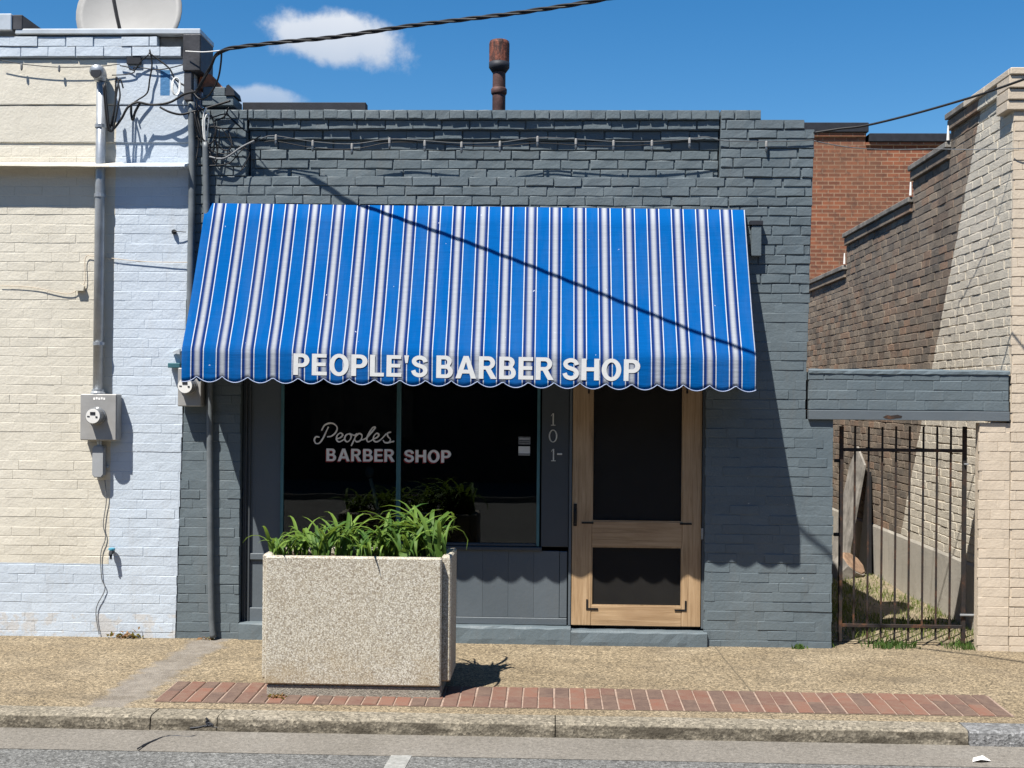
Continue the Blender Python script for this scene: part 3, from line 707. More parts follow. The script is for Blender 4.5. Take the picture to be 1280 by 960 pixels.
# post with the house number
MB().box((xWR + .024, SF + .012, zSill + .002), (xDL - .024, SF + .07, zHead), .004).build('number_post', 'dark_trim', shop)
MB().box((xDL - .022, SF - .0, zPl + .004), (xDL - .003, SF + .075, zHead), .003).build('door_jamb', 'grey_smooth', shop)
MB().box((xDR2 + .003, SF - .0, P(790, 789, 0).z + .012), (xDR + .01, SF + .075, zHead), .003).build('door_jamb', 'grey_smooth', shop)
def serif_one(cx, cz, h, parent):
    m_ = MB(); w_ = .009; y0, y1 = SF + .004, SF + .012
    m_.box((cx - w_ / 2, y0, cz), (cx + w_ / 2, y1, cz + h)); m_.box((cx - h * .2, y0, cz - .0055), (cx + h * .2, y1, cz - .0005))
    m_.prism([(cx - w_ / 2 - .0005, cz + h), (cx - w_ / 2 - .0005, cz + h - .006), (cx - h * .2, cz + h - .022), (cx - h * .2, cz + h - .017)], y0, y1)
    return m_.build('house_number', 'number_metal', parent)
hz = .082
serif_one(P(691.5, 532, SF).x, P(691, 531, SF).z, hz, shop)
c0 = P(691.3, 545, SF); mm = MB(); pts = [(c0.x + .026 * math.cos(a), SF + .008, c0.z + .043 * math.sin(a)) for a in [2 * math.pi * i / 24 for i in range(25)]]
mm.tube(pts, [.0034 + .0022 * abs(math.cos(2 * math.pi * i / 24)) for i in range(25)], 5).build('house_number', 'number_metal', shop)
serif_one(P(691.8, 576, SF).x, P(691, 575.5, SF).z, hz, shop)
d0 = P(699.5, 567.5, SF); MB().box((d0.x - .018, SF + .004, d0.z - .006), (d0.x + .018, SF + .011, d0.z + .006), .002).build('house_number', 'paper', shop)
# window frame and two panes
win = MB()
fr_ = lambda xa, xb, za, zb2, y0=SF + .014, y1=SF + .06: MB().box((xa, y0, za), (xb, y1, zb2), .004)
wf = fr_(xWL - .011, xWL + .011, zSill + .002, zWT).build('window_frame', 'teal_metal', shop)
fr_(xM - .0155, xM + .0155, zSill + .024, zWT - .022, SF + .004).build('mullion', 'teal_metal', wf)
fr_(xWR - .01, xWR + .012, zSill + .002, zWT).build('jamb', 'teal_metal', wf)
fr_(xWL + .0125, xWR - .0125, zSill + .002, zSill + .022).build('bottom_rail', 'dark_trim', wf)
fr_(xWL + .0125, xWR - .0125, zWT - .02, zWT).build('top_rail', 'dark_trim', wf)
MB().box((xWL - .012, SF + .014, zWT + .002), (xDL - .024, SF + .07, zHead)).build('transom', 'dark_trim', shop)
YGL = SF + .034
pane1 = MB().box((xWL + .0125, YGL, zSill + .0235), (xM - .017, YGL + .005, zWT - .022)).build('window_pane', 'window_glass', shop)
pane2 = MB().box((xM + .017, YGL, zSill + .0235), (xWR - .0115, YGL + .005, zWT - .022)).build('window_pane', 'window_glass', shop)
# painted lettering on the glass
def cz(x, y): return P(370 + x / 4, 500 + y / 4, YGL)
strokes = [[(118, 186), (100, 184), (92, 200), (100, 217), (118, 214), (136, 190), (150, 160), (163, 134)],
           [(128, 152), (146, 124), (180, 116), (205, 134), (200, 160), (178, 180), (156, 184)],
           [(198, 196), (222, 188), (234, 174), (222, 165), (206, 178), (204, 200), (218, 209), (242, 196)],
           [(268, 168), (250, 176), (244, 196), (256, 209), (272, 196), (276, 178), (268, 168), (290, 176), (302, 170)],
           [(304, 166), (292, 196), (276, 230)], [(296, 186), (314, 168), (330, 176), (324, 200), (304, 209), (294, 198)],
           [(326, 200), (352, 190), (388, 150), (396, 136), (384, 138), (366, 164), (354, 194), (362, 209), (384, 198)],
           [(382, 196), (404, 188), (415, 174), (404, 166), (390, 180), (388, 200), (402, 209), (424, 198), (452, 168)],
           [(476, 160), (458, 166), (460, 182), (472, 196), (464, 212), (444, 212), (436, 200)], [(464, 212), (492, 206)]]
lm = MB(); ls = MB()
for s_ in strokes:
    pp = spline([cz(x, y) + Vector((0, -.0022, 0)) for x, y in s_], 6); N_ = len(pp)
    lm.tube(pp, [.0042 + .0022 * abs(math.sin(2.2 * math.pi * i / N_)) for i in range(N_)], 5)
def flat(mb, y, k=.15):
    for v in mb.v: v.y = y + (v.y - y) * k
flat(lm, YGL - .002); lm.build('lettering', 'sign_cream', pane1)
ex = Vector((1, 0, 0)); ez = Vector((0, 0, 1))
def glass_text(txt, a, b, parent):
    p0 = cz(*a); p1 = cz(*b); wd = p1.x - p0.x; ht = p1.z - p0.z
    lettering(txt, p0 + Vector((-.006, -.0006, -.008)), ex, ez, wd, ht, 'sign_red', parent, 'lettering_shadow', .045)
    lettering(txt, p0 + Vector((0, -.0018, 0)), ex, ez, wd, ht, 'sign_cream', parent, 'lettering', .035)
glass_text('BARBER', (152, 305), (495, 246), pane1); glass_text('SHOP', (540, 312), (776, 250), pane2)
for (xa, ya, xb, yb, mt) in ((1112, 184, 1172, 222, 'print_grey'), (1112, 232, 1170, 276, 'paper')):
    p0, p1 = cz(xa, yb), cz(xb, ya); pp = MB().box((p0.x, YGL - .0016, p0.z), (p1.x, YGL - .0004, p1.z)).build('paper_notice', mt, pane2)
    if mt == 'paper': MB().box((p0.x, YGL - .0024, p0.z + .003), (p1.x, YGL - .0018, p0.z + .014)).build('printed_strip', 'print_grey', pane2)
    else:
        for kk in range(3): MB().box((p0.x + .006, YGL - .0024, p0.z + .012 + kk * .013), (p1.x - .006, YGL - .0018, p0.z + .016 + kk * .013)).build('printed_strip', 'paper' if kk == 2 else 'interior', pane2)
# interior room
ro = MB(); xi0, xi1, yi = xPL - .05, xsw - .3, 4.6
ro.box((xi0, .26, -.02), (xi1, yi, 0.02)); ro.box((xi0, yi, 0), (xi1, yi + .05, 2.7)); ro.box((xi0 - .05, .26, 0), (xi0, yi, 2.7)); ro.box((xi1, .26, 0), (xi1 + .05, yi, 2.7)); ro.box((xi0, .26, 2.7), (xi1, yi, 2.75))
ro.build('room_lining', 'interior', shop)
MB().box((xDL - .03, .2, 0), (xDR + .03, .24, 2.33)).build('inner_door', 'interior_dark', shop)
# screen door
yd = SF - .004
door = MB().box((xDL + .002, yd + .012, P(790, 783, SF).z + .004), (xDL + .142, yd + .040, 2.2), .003)
sL, sR = P(740, 620, SF).x, P(853, 620, SF).x
zb0 = P(790, 782.5, SF).z; zr1, zr2 = P(790, 757.5, SF).z, P(790, 683.5, SF).z; zr3 = P(790, 652, SF).z; zdt = 2.28
door = MB().box((xDL + .0015, yd, zb0), (sL, yd + .034, zdt), .004).build('screen_door', 'wood_vertical', shop)
MB().box((sR, yd, zb0), (xDR2 - .0015, yd + .034, zdt), .004).build('stile', 'wood_vertical', door)
MB().box((sL + .0008, yd + .002, zb0), (sR - .0008, yd + .033, zr1), .003).build('bottom_rail', 'wood_horizontal', door)
MB().box((sL + .0008, yd + .002, zr2), (sR - .0008, yd + .033, zr3), .003).build('lock_rail', 'wood_horizontal', door)
MB().box((sL + .0008, yd + .002, zdt - .1), (sR - .0008, yd + .033, zdt), .003).build('top_rail', 'wood_horizontal', door)
for za, zb2 in ((zr1, zr2), (zr3, zdt - .1)):
    MB().add([(sL + .001, yd + .017, za + .001), (sR - .001, yd + .017, za + .001), (sR - .001, yd + .017, zb2 - .001), (sL + .001, yd + .017, zb2 - .001)], [(0, 1, 2, 3)]).build('insect_screen', 'insect_screen', door)
    t_ = .007
    bd = MB(); bd.box((sL + .001, yd + .004, za + .001), (sL + t_, yd + .014, zb2 - .001)); bd.box((sR - t_, yd + .004, za + .001), (sR - .001, yd + .014, zb2 - .001))
    bd.box((sL + t_ + .0005, yd + .004, za + .001), (sR - t_ - .0005, yd + .014, za + t_)); bd.box((sL + t_ + .0005, yd + .004, zb2 - t_), (sR - t_ - .0005, yd + .014, zb2 - .001)); bd.build('screen_bead', 'wood_vertical', door)
def bracket(cx, cz_, sx, sz, lh=.085, lv=.075):
    b_ = MB(); y0, y1 = yd - .004, yd - .0005; t_ = .013
    b_.box((cx, y0, cz_), (cx + sx * lh, y1, cz_ + sz * t_))
    if lv: b_.box((cx, y0, cz_ + sz * (t_ + .0003)), (cx + sx * t_, y1, cz_ + sz * lv))
    b_.build('corner_bracket', 'black_iron', door)
bracket(P(732.5, 762, SF).x, P(732, 762, SF).z, 1, 1); bracket(P(858, 764, SF).x, P(858, 764, SF).z, -1, 1)
bracket(P(727, 654.5, SF).x, P(727, 654.5, SF).z, 1, 1, .085, 0); bracket(P(864.5, 656, SF).x, P(864, 656, SF).z, -1, 1, .085, 0)
bracket(P(735, 492, SF).x, P(735, 492, SF).z, 1, 1, .012, .1); bracket(P(860, 492, SF).x, P(860, 492, SF).z, -1, 1, .012, .1)
h0 = P(719, 640, SF); hm = MB().tube(spline([(h0.x, yd, h0.z + .02), (h0.x, yd - .03, h0.z + .015), (h0.x, yd - .035, h0.z - .04), (h0.x, yd - .03, h0.z - .075), (h0.x, yd, h0.z - .08)], 5), .007, 6)
hm.box((h0.x - .012, yd - .005, h0.z - .1), (h0.x + .012, yd - .0005, h0.z + .06)); hm.build('door_handle', 'black_iron', door)
MB().box((xDR2 - .002, yd - .006, P(877, 674, SF).z), (xDR2 + .014, yd - .0005, P(877, 660, SF).z), .002).build('hinge', 'galvanised', door)

# chrome arm inside the shop
b0 = P(470, 640, .22)
ar = thing('task_lamp', (b0.x, .22, .02), 'pale jointed arm with round grey head standing behind the window', 'lamp')
MB().tube([(b0.x + .02, .22, .03), (b0.x + .02, .22, b0.z - .02)], .02, 10).build('stand', 'dark_metal', ar)
MB().tube(spline([P(473, 640, .14), P(468, 618, .14), P(463, 598, .14)], 5), .013, 8).build('arm', 'cable_white', ar)
MB().lathe(P(462, 597, .14), [(.012, 0), (.026, .01), (.033, .03), (.031, .055), (.02, .075), (.004, .082)], 14).build('head', 'dish_grey', ar)
MB().lathe(P(474, 641, .14) - Vector((0, 0, .02)), [(.02, 0), (.035, .015), (.03, .04), (.01, .05)], 12).build('joint', 'dish_grey', ar)
MB().tube([P(476, 640, .14), P(540, 641, .14)], .007, 6).build('rail', 'cable_white', ar)

# ------------------------------------------------------------------ awning
PJ = .53
A_tl, A_tr = P(260, 254.5, 0), P(934, 263, 0); A_fl, A_fr = P(226.5, 436, -PJ), P(946, 447, -PJ); zbl, zbr = P(228, 473, -PJ - .015).z, P(945, 486, -PJ - .015).z
aw = thing('awning', ((AW_L + AW_R) / 2, -.02, 2.0), 'blue canvas awning with white stripes and scalloped edge over shop front', 'awning')
NX = 22 * 12; V = []; Fc = []
prof = [0, .12, .25, .4, .55, .7, .82, .91, .97, 1.0]
vals = [.15, .4, .65, .85, 1.0]
def awn(s, t):
    a = A_tl.lerp(A_tr, s) + Vector((0, -.015, 0)); b = A_fl.lerp(A_fr, s); xe = AW_L + (AW_R - AW_L) * s
    p = a.lerp(b, t); p.x = xe
    sag = math.sin(math.pi * t) * .012 * (1 + .5 * math.sin(s * 9)); p.z -= sag * .8; p.y += sag * .3
    p.z += .0035 * math.sin(s * 40 + t * 5) * t * (1 - t) * 2
    if t > .8: p.y -= .012 * math.sin((t - .8) / .2 * math.pi * .5)
    return p
def val_y(x, q): return -.004 * math.sin(q * 2.2) + .0016 * math.sin(x * 2 * math.pi / PER + .6) * q + .0016 * math.sin(x * 9) * q
W_ = NX + 1
for t in prof:
    for i in range(W_): V.append(awn(i / NX, t))
for q_ in vals:
    for i in range(W_):
        s = i / NX; p = awn(s, 1.0); ph_ = ((p.x - XW0) / PER) % 1.0
        zb2 = zbl + (zbr - zbl) * s + .018 - .040 * math.sin(math.pi * ph_) ** .8
        V.append(Vector((p.x, p.y + val_y(p.x, q_), p.z + (zb2 - p.z) * q_)))
rows = len(prof) + len(vals)
for j in range(rows - 1):
    for i in range(NX): Fc.append((j * W_ + i, (j + 1) * W_ + i, (j + 1) * W_ + i + 1, j * W_ + i + 1))
can = obj('canopy', V, Fc, 'striped_canvas', aw, True)
sm = can.modifiers.new('t', 'SOLIDIFY'); sm.thickness = .0025; sm.offset = 1
# thread coloured binding on the scalloped edge
ed = [V[(rows - 1) * W_ + i] + Vector((0, -.003, 0)) for i in range(W_)]
simple('binding', (.30, .36, .50), .7, 0, .1, 30, .05)
MB().tube(ed, .0030, 4).build('edge_binding', 'binding', aw)
for s in (0, 1):
    col_ = [awn(s, t) for t in prof] + [V[(len(prof) + k_) * W_ + (0 if s == 0 else NX)] for k_ in range(len(vals))]
    zb2 = (zbl, zbr)[s]; x = col_[0].x; dx = .003 if s == 0 else -.003
    poly = [Vector((x + dx, c.y + .002, c.z - .002)) for c in col_]
    ns = 16; y_f = poly[-1].y
    for k_ in range(1, ns + 1):
        f_ = k_ / ns; yy = y_f + (-.012 - y_f) * f_; poly.append(Vector((x + dx, yy, zb2 + .012 - .03 * abs(math.sin(math.pi * f_ * 3.3)))))
    obj('side_panel', poly, [tuple(range(len(poly)))], 'striped_canvas', aw)
# steel frame inside
frm = MB(); ins = .025
for xx in (AW_L + .03, (AW_L + AW_R) / 2, AW_R - .03):
    a = awn(.5, 0); zf = zbl + (zbr - zbl) * ((xx - AW_L) / (AW_R - AW_L)) + .06
    tp = awn((xx - AW_L) / (AW_R - AW_L), 0)
    frm.tube([(xx, -.016, tp.z - .03), (xx, -PJ + .02, zf + .09)], .01, 6); frm.tube([(xx, -.016, zf), (xx, -PJ + .02, zf)], .01, 6); frm.tube([(xx, -PJ + .02, zf), (xx, -PJ + .02, zf + .1)], .01, 6)
frm.build('frame', 'galvanised', aw)
# lettering on the valance
tl, trp, bl = P(366, 441, -PJ - .03), P(800, 452, -PJ - .03), P(366, 470, -PJ - .03)
ux = (trp - tl); L_ = ux.length; ux.normalize(); uz = Vector((-ux.z, 0, ux.x)); hgt = .155
sgn = [('PEOPLE\'S', 366, 534), ('BARBER', 545, 692), ('SHOP', 703, 800)]
for (tx, xa, xb) in sgn:
    f_ = (xa - 366) / (800 - 366); pa_ = P(xa, 469 + 8 * f_, -PJ - .03); pb_ = P(xb, 469 + 8 * (xb - 366) / 434, -PJ - .03)
    u_ = (pb_ - pa_); wd = u_.length; u_.normalize(); z_ = Vector((-u_.z, 0, u_.x))
    lo_t = lettering(tx, pa_, u_, z_, wd, .150, 'white_vinyl', aw, 'lettering', .042, 1.02, ext=.0006)
    wl0 = WL[lo_t.name]
    for v in lo_t.data.vertices:                      # lie on the cloth
        x_, z_w = v.co.x + wl0.x, v.co.z + wl0.z; s_ = (x_ - AW_L) / (AW_R - AW_L); fp = awn(s_, 1.0); zb2 = zbl + (zbr - zbl) * s_ - .012
        d_ = v.co.y + wl0.y - pa_.y; v.co.y = A_fl.y - .0208 + d_ - wl0.y

# ------------------------------------------------------------------ cream and pale blue building on the left
lb = thing('painted_building', (-4.6, .1, 0), 'brick building painted cream with pale blue strip and base', 'building')
XL0 = -9.5; zL1 = P(100, 73).z; zL2 = P(100, 47).z; zL3 = P(100, 38).z; zLedge = P(60, 211).z
zm1, zm2 = P(60, 131).z, P(60, 178).z
lw = MB()
def xre(z): return xl(z) - .004
kk = 0; zz = -.05
while zz < zL1 - .001:
    zn = min(zz + .25, zL1); lw.box((XL0, .006, zz), (xre((zz + zn) / 2), .26, zn)); zz = zn
lwo = lw.build('wall', 'cream_blue_paint', lb)
def iv_l(z):
    return [(XL0, xre(z) - .001, .0)]
its = lay(-.03, zLedge - .01, CH, iv_l, gap=.0055, yj=.0014, zj=.001)
its += lay(zLedge + .02, zm2 - .006, CH, iv_l, gap=.005, yj=.0012)
its = [(Vector((c.x, min(.0072, .0046 + .0026 * soft(c) + U(-.0004, .0004)), c.z)), wd + .0052, ht + .0012) for (c, wd, ht) in its]
def flush_set(sd, bev=.0014, jit=.0014): return [brick_variants(.196, .062, 8, bev, jit, .02, sd), brick_variants(.094, .062, 4, bev, jit, .02, sd + 50)]
vb2 = flush_set(5)
place_bricks(its, vb2, 'cream_blue_paint', lwo, 300, 'brickwork', 0)
# plain rendered bands above, each a shade proud of the next, with a cracked skin
def band(za, zb2, y, name='render_band'):
    x0, x1 = XL0, xre((za + zb2) / 2) - .002; nn = 60; V = []; Fc = []
    pr_ = [(.02, za), (y + .002, za), (y, za + .004), (y - .0005, (za + zb2) / 2), (y, zb2 - .004), (y + .002, zb2), (.02, zb2)]
    for i in range(nn + 1):
        for kq, (yy, z_) in enumerate(pr_):
            V.append((x0 + (x1 - x0) * i / nn, yy + (U(-.0006, .0006) if 0 < kq < 6 else 0), z_ + (U(-.003, .003) if kq in (1, 2, 4, 5) else 0)))
    K = len(pr_)
    for i in range(nn):
        for kq in range(K - 1): Fc.append((i * K + kq, (i + 1) * K + kq, (i + 1) * K + kq + 1, i * K + kq + 1))
    Fc.append(tuple(range(K))); Fc.append(tuple(nn * K + q_ for q_ in range(K - 1, -1, -1)))
    return obj(name, V, Fc, 'cream_blue_paint', lb, False)
band(zm2, zm1 - .006, -.004); band(zm1, zL1 - .012, -.010)
# projecting top courses, two of them, with chipped stepped ends
def iv_t(z): return [(XL0, P(198, 60).x if z > (zL1 + zL2) / 2 else P(228, 66).x, -.034)]
tb = MB().box((XL0, -.022, zL1 + .002), (P(198, 60).x, .24, zL2)).build('cornice', 'cream_blue_paint', lb)
tb2 = MB().box((P(198, 60).x + .002, -.02, zL1 + .002), (P(228, 66).x, .24, (zL1 + zL2) / 2 - .004)).build('cornice', 'cream_blue_paint', lb)
place_bricks(lay(zL1 + .004, zL2 - .001, (zL2 - zL1) / 2 - .002, iv_t, gap=.006, yj=.004), vb2, 'cream_blue_paint', tb, 60, 'brickwork', 0)
MB().box((P(160, 70).x, -.03, zL1 - .05), (P(178, 70).x, -.012, zL1 + .03), .003).build('dark_patch', 'coping_dark', lb)
# metal drip ledge
V = []; nn = 40; x0, x1 = XL0, P(237, 214).x
for i in range(nn + 1):
    x = x0 + (x1 - x0) * i / nn; j_ = U(-.003, .003)
    V += [(x, -.004, zLedge + .045), (x, -.118, zLedge + .012 + j_), (x, -.122, zLedge - .004 + j_), (x, -.115, zLedge - .006 + j_), (x, -.004, zLedge + .028)]
Fc = []
for i in range(nn):
    for k_ in range(5): Fc.append((i * 5 + k_, i * 5 + (k_ + 1) % 5, (i + 1) * 5 + (k_ + 1) % 5, (i + 1) * 5 + k_))
Fc += [(4, 3, 2, 1, 0), tuple(nn * 5 + k_ for k_ in range(5))]
obj('drip_ledge', V, Fc, 'cream_blue_paint', lb)
# metal fascia at the roof edge, dark open box end
MB().box((P(22, 42).x, -.046, P(100, 45).z), (P(253, 42).x, .3, zL3), .006).build('fascia', 'fascia_metal', lb)
MB().box((XL0, -.06, P(5, 41).z), (P(19, 30).x, .3, P(5, 20).z), .006).build('fascia', 'fascia_metal', lb)
MB().box((P(19.5, 30).x, -.05, P(20, 40).z), (P(32, 30).x, .3, P(25, 21).z), .006).build('fascia_end', 'dark_metal', lb)
MB().box((P(199, 46).x, .02, zL1 + .02), (P(231, 60).x, .25, P(100, 45.6).z), .003).build('soffit', 'coping_brown', lb)
MB().box((P(232, 60).x, -.07, P(240, 92).z), (P(254.5, 60).x, .25, P(100, 46).z), .008).build('gutter_end', 'dark_metal', lb)
MB().box((XL0, .26, 0), (xre(1) - .2, 8, zL1 - .25)).build('rear_block', 'stucco', lb)
# satellite dish
dc = P(164.5, 20, .7); rad = P(230, 20, .7).x - dc.x
ds = thing('satellite_dish', (dc.x, .8, zL1 - .25), 'grey satellite dish standing on the roof behind metal fascia', 'satellite dish')
V = []; Fc = []; nr, na = 8, 40
tilt = Matrix.Rotation(math.radians(-14), 3, 'X')
for s in range(2):
    for i in range(nr + 1):
        for k_ in range(na):
            r_ = rad * i / nr; a_ = 2 * math.pi * k_ / na
            v = Vector((r_ * math.cos(a_), -.16 * (i / nr) ** 2 * rad + (0.012 if s else 0), r_ * math.sin(a_) * 1.02)); V.append(dc + tilt @ v)
for s in range(2):
    b = s * (nr + 1) * na
    for i in range(nr):
        for k_ in range(na):
            k2 = (k_ + 1) % na; f = (b + i * na + k_, b + i * na + k2, b + (i + 1) * na + k2, b + (i + 1) * na + k_); Fc.append(f if s == 0 else f[::-1])
b = (nr + 1) * na
for k_ in range(na):
    k2 = (k_ + 1) % na; Fc.append((nr * na + k_, nr * na + k2, b + nr * na + k2, b + nr * na + k_))
obj('reflector', V, Fc, 'dish_grey', ds, True)
MB().tube([P(150.5, 40, .5), P(146, 20, .35), P(141, -6, .2)], .014, 8).build('feed_arm', 'dark_metal', ds)
MB().lathe(P(141, -8, .2) - Vector((0, 0, .03)), [(.02, 0), (.035, .02), (.035, .07), (.015, .1)], 12).build('receiver', 'plastic_grey', ds)
MB().tube([dc + Vector((0, .05, -.1)), (dc.x, .85, dc.z - .3), (dc.x, .85, zL1 - .25)], .025, 8).build('mast', 'galvanised', ds)

# ------------------------------------------------------------------ right building
rb = thing('cream_building', (XS + 1, .1, 0), 'tall building with cream painted front and worn brown brick side wall', 'building')
xPier0 = P(1223, 700).x; zR = P(1272, 96).z; XRE = 8.5
steps = [(0, 1.4, zR), (1.4, 2.36, P(1162, 190).z), (2.36, 4.75, 0), (4.75, 7.6, 0)]
zB = PXP(1160, 203, XS).z; zC = PXP(1110, 270, XS).z; zD = PXP(1040, 345, XS).z
yB0 = PXP(1188, 160, XS).y; yC0 = PXP(1141, 230, XS).y; yD0 = PXP(1058, 320, XS).y
steps = [(.0, yB0, zR), (yB0, yC0, zB), (yC0, yD0, zC), (yD0, 7.8, zD)]
sw = MB()
for (ya, yb, zt_) in steps: sw.box((XS + .0065, max(ya, .012), -.1), (XS + .3, yb, zt_))
swo = sw.build('side_wall', 'side_mortar', rb)
zSt = PXP(1180, 690, XS).z
def iv_s(z):
    ye = 0
    for (ya, yb, zt_) in steps:
        if z < zt_: ye = yb
    return [(.02, ye, XS)] if z > zSt else []
its = lay(zSt, zR, CH, lambda z: [(-b, -a, x) for (a, b, x) in iv_s(z)], gap=.008, yj=.003, zj=.002)
# laid with u = -y ; turn to the wall facing -x
its = [(Vector((XS + (c.y - XS), -c.x, c.z)), wd, ht) for (c, wd, ht) in its]
vb3 = [brick_variants(.192, .058, 9, .0028, .003, .03, 8), brick_variants(.09, .058, 5, .0028, .003, .03, 9)]
def seen_side(px, py): return py < 462 or (1048 < px < 1216 and 530 < py < 720)
place_bricks(its, vb3, 'side_brick', swo, 300, 'brickwork', -math.pi / 2, seen_side)
st_ = MB(); nn = 50; V = []; Fc = []
for i in range(nn + 1):
    y = .02 + 7.7 * i / nn
    for (dx, z) in ((0, -.1), (-.016, -.1), (-.014, zSt * .5), (-.013, zSt - .02), (-.004, zSt + U(-.004, .006)), (.02, zSt)): V.append((XS + dx + U(-.001, .001), y, z))
for i in range(nn):
    for k_ in range(5): Fc.append((i * 6 + k_, i * 6 + k_ + 1, (i + 1) * 6 + k_ + 1, (i + 1) * 6 + k_))
obj('render_base', V, Fc, 'stucco', rb, False)
for i, (ya, yb, zt_) in enumerate(steps):                                   # coping stones on each step
    ln = yb - ya; ncp = max(1, int(ln / .45)); 
    for k_ in range(ncp):
        y0, y1 = ya + ln * k_ / ncp, ya + ln * (k_ + 1) / ncp
        MB().box((XS - .05, y0 + (.002 if k_ else -.03), zt_ + .001 + U(-.002, .002)), (XS + .34, y1 - .002, zt_ + .05), .006).build('coping_stone', 'cream_paint' if i == 0 and k_ < 2 else 'coping_brown', rb)
        MB().box((XS - .028, y0 + (.003 if k_ else -.004), zt_ - .085), (XS + .004, y1 - .003, zt_ - .001), .006).build('coping_course', 'side_brick', rb)
    if i:
        MB().tube([(XS - .03, ya - .035, zt_ + .06), (XS - .03, ya - .04, zt_ + .18)], [.012, .007], 6).build('sealant', 'litter_white', rb)
frw = MB(); frw.box((XS + .004, .008, -.05), (XRE, .3, zR + .03)); fwo = frw.build('front_wall', 'cream_paint', rb)
place_bricks([(Vector((c.x, .0025 + .003 * soft(c * 1.1) + U(-.0004, .0004), c.z)), wd + .0045, ht) for c, wd, ht in lay(-.03, zR - .24, CH, lambda z: [(XS + .001, XRE - 4.2, .0)], gap=.006)], flush_set(15), 'cream_paint', fwo, 120, 'brickwork', 0)
for za, zb2, y in ((zR - .235, zR - .17, -.018), (zR - .165, zR - .09, -.03), (zR - .085, zR + .0, -.045), (zR + .004, zR + .052, -.06)):
    MB().box((XS - .052 - y * .1, y, za), (XRE, .2 if za < zR else .3, zb2), .005).build('cornice_course', 'cream_paint', rb)
# gate pier on its left
gpz = P(1240, 529).z
gp = MB().box((xPier0 + .004, .009, -.05), (XS - .002, .09, gpz)).build('gate_pier', 'cream_paint', rb)
place_bricks([(Vector((c.x, .0066 + .0034 * soft(c * 1.3) + U(-.0004, .0004), c.z)), wd + .0045, ht + .001) for c, wd, ht in lay(-.03, gpz, CH, lambda z: [(xPier0, XS - .003, .0)], gap=.005)], flush_set(16), 'cream_paint', gp, 60, 'brickwork', 0)

# ------------------------------------------------------------------ lintel over the alley gate
xB0, xB1 = P(1010.5, 490).x, P(1262, 490).x
bm = thing('gateway_beam', ((xB0 + xB1) / 2, .1, zLint), 'grey painted brick beam spanning the alley above iron gate', 'beam')
zSteel = P(1130, 513.5).z
bo = MB().box((xB0 + .003, .002, zSteel + .002), (xB1 - .004, .23, zBeamTop - .02), .006).build('beam_core', 'grey_paint', bm)
its = lay(zSteel + .004, zBeamTop - .006, (zBeamTop - zSteel - .01) / 4, lambda z: [(xB0, xB1 - .004, .0)], gap=.004, yj=.002)
place_bricks(its, flush_set(17, .003), 'grey_paint', bo, 60, 'brickwork', 0)
cp = MB(); nn = 30; V = []; Fc = []
for i in range(nn + 1):
    x = xB0 + .001 + (xB1 - xB0) * i / nn
    for (y, z) in ((.24, zBeamTop - .03), (-.008, zBeamTop - .03), (-.006, zBeamTop - .008), (.02, zBeamTop + .003), (.24, zBeamTop + .006)): V.append((x, y + U(-.003, .003), z + U(-.003, .003)))
for i in range(nn):
    for k_ in range(4): Fc.append((i * 5 + k_, (i + 1) * 5 + k_, (i + 1) * 5 + k_ + 1, i * 5 + k_ + 1))
obj('mortar_cap', V, Fc, 'grey_paint', bm)
sl = MB().box((xB0 + .001, -.014, zLint + .004), (xB1 - .002, .236, zSteel), .003).build('steel_angle', 'grey_smooth', bm)
MB().prism([(P(1103, 521).x, zLint + .026), (P(1106, 521).x, zLint + .016), (P(1112, 519).x, zLint + .012), (P(1119, 519).x, zLint + .017), (P(1126, 521).x, zLint + .02), (P(1127, 521).x, zLint + .034), (P(1121, 521).x, zLint + .043), (P(1113, 521).x, zLint + .036), (P(1108, 521).x, zLint + .04)], -.0152, -.0142).build('rust_patch', 'rusty_iron', bm)
# ------------------------------------------------------------------ iron gate
YGT = .13
gx0, gx1 = P(1050.5, 700, YGT).x, P(1204.5, 700, YGT).x; gz0, gz1 = P(1120, 812, YGT).z, P(1120, 533, YGT).z
gt_ = thing('iron_gate', ((gx0 + gx1) / 2, YGT, 0), 'rusty iron bar gate closing the grassy alley', 'gate')
for i in range(10):
    x = gx0 + (gx1 - gx0) * i / 9; pw_ = .0135 if i in (0, 9) else .0065
    zt_ = gz1 + U(-.004, .004); zb2 = .03 if i in (0, 9) else .035 + U(0, .02)
    MB().box((x - pw_, YGT - pw_, zb2), (x + pw_, YGT + pw_, zt_), .0015).build('post' if i in (0, 9) else 'bar', 'rusty_iron', gt_)
for py_ in (562.5, 782):
    z = P(1120, py_, YGT).z; MB().box((gx0 + .014, YGT - .021, z - .012), (gx1 - .014, YGT - .0075, z + .012), .002).build('rail', 'rusty_iron', gt_)
zl = P(1205, 768, YGT).z; lm = MB().box((gx1 - .03, YGT - .03, zl - .007), (gx1 + .09, YGT - .016, zl + .007), .002).build('latch', 'galvanised', gt_)
zl = P(1205, 580, YGT).z; MB().box((gx1 - .01, YGT - .03, zl - .006), (gx1 + .02, YGT - .016, zl + .006), .002).build('latch_pin', 'galvanised', gt_)
hg = P(1044, 668, YGT).z
for z in (hg, gz1 - .25): MB().box((gx0 - .05, YGT - .012, z - .012), (gx0 - .014, YGT + .012, z + .012), .003).build('hinge', 'black_iron', gt_)

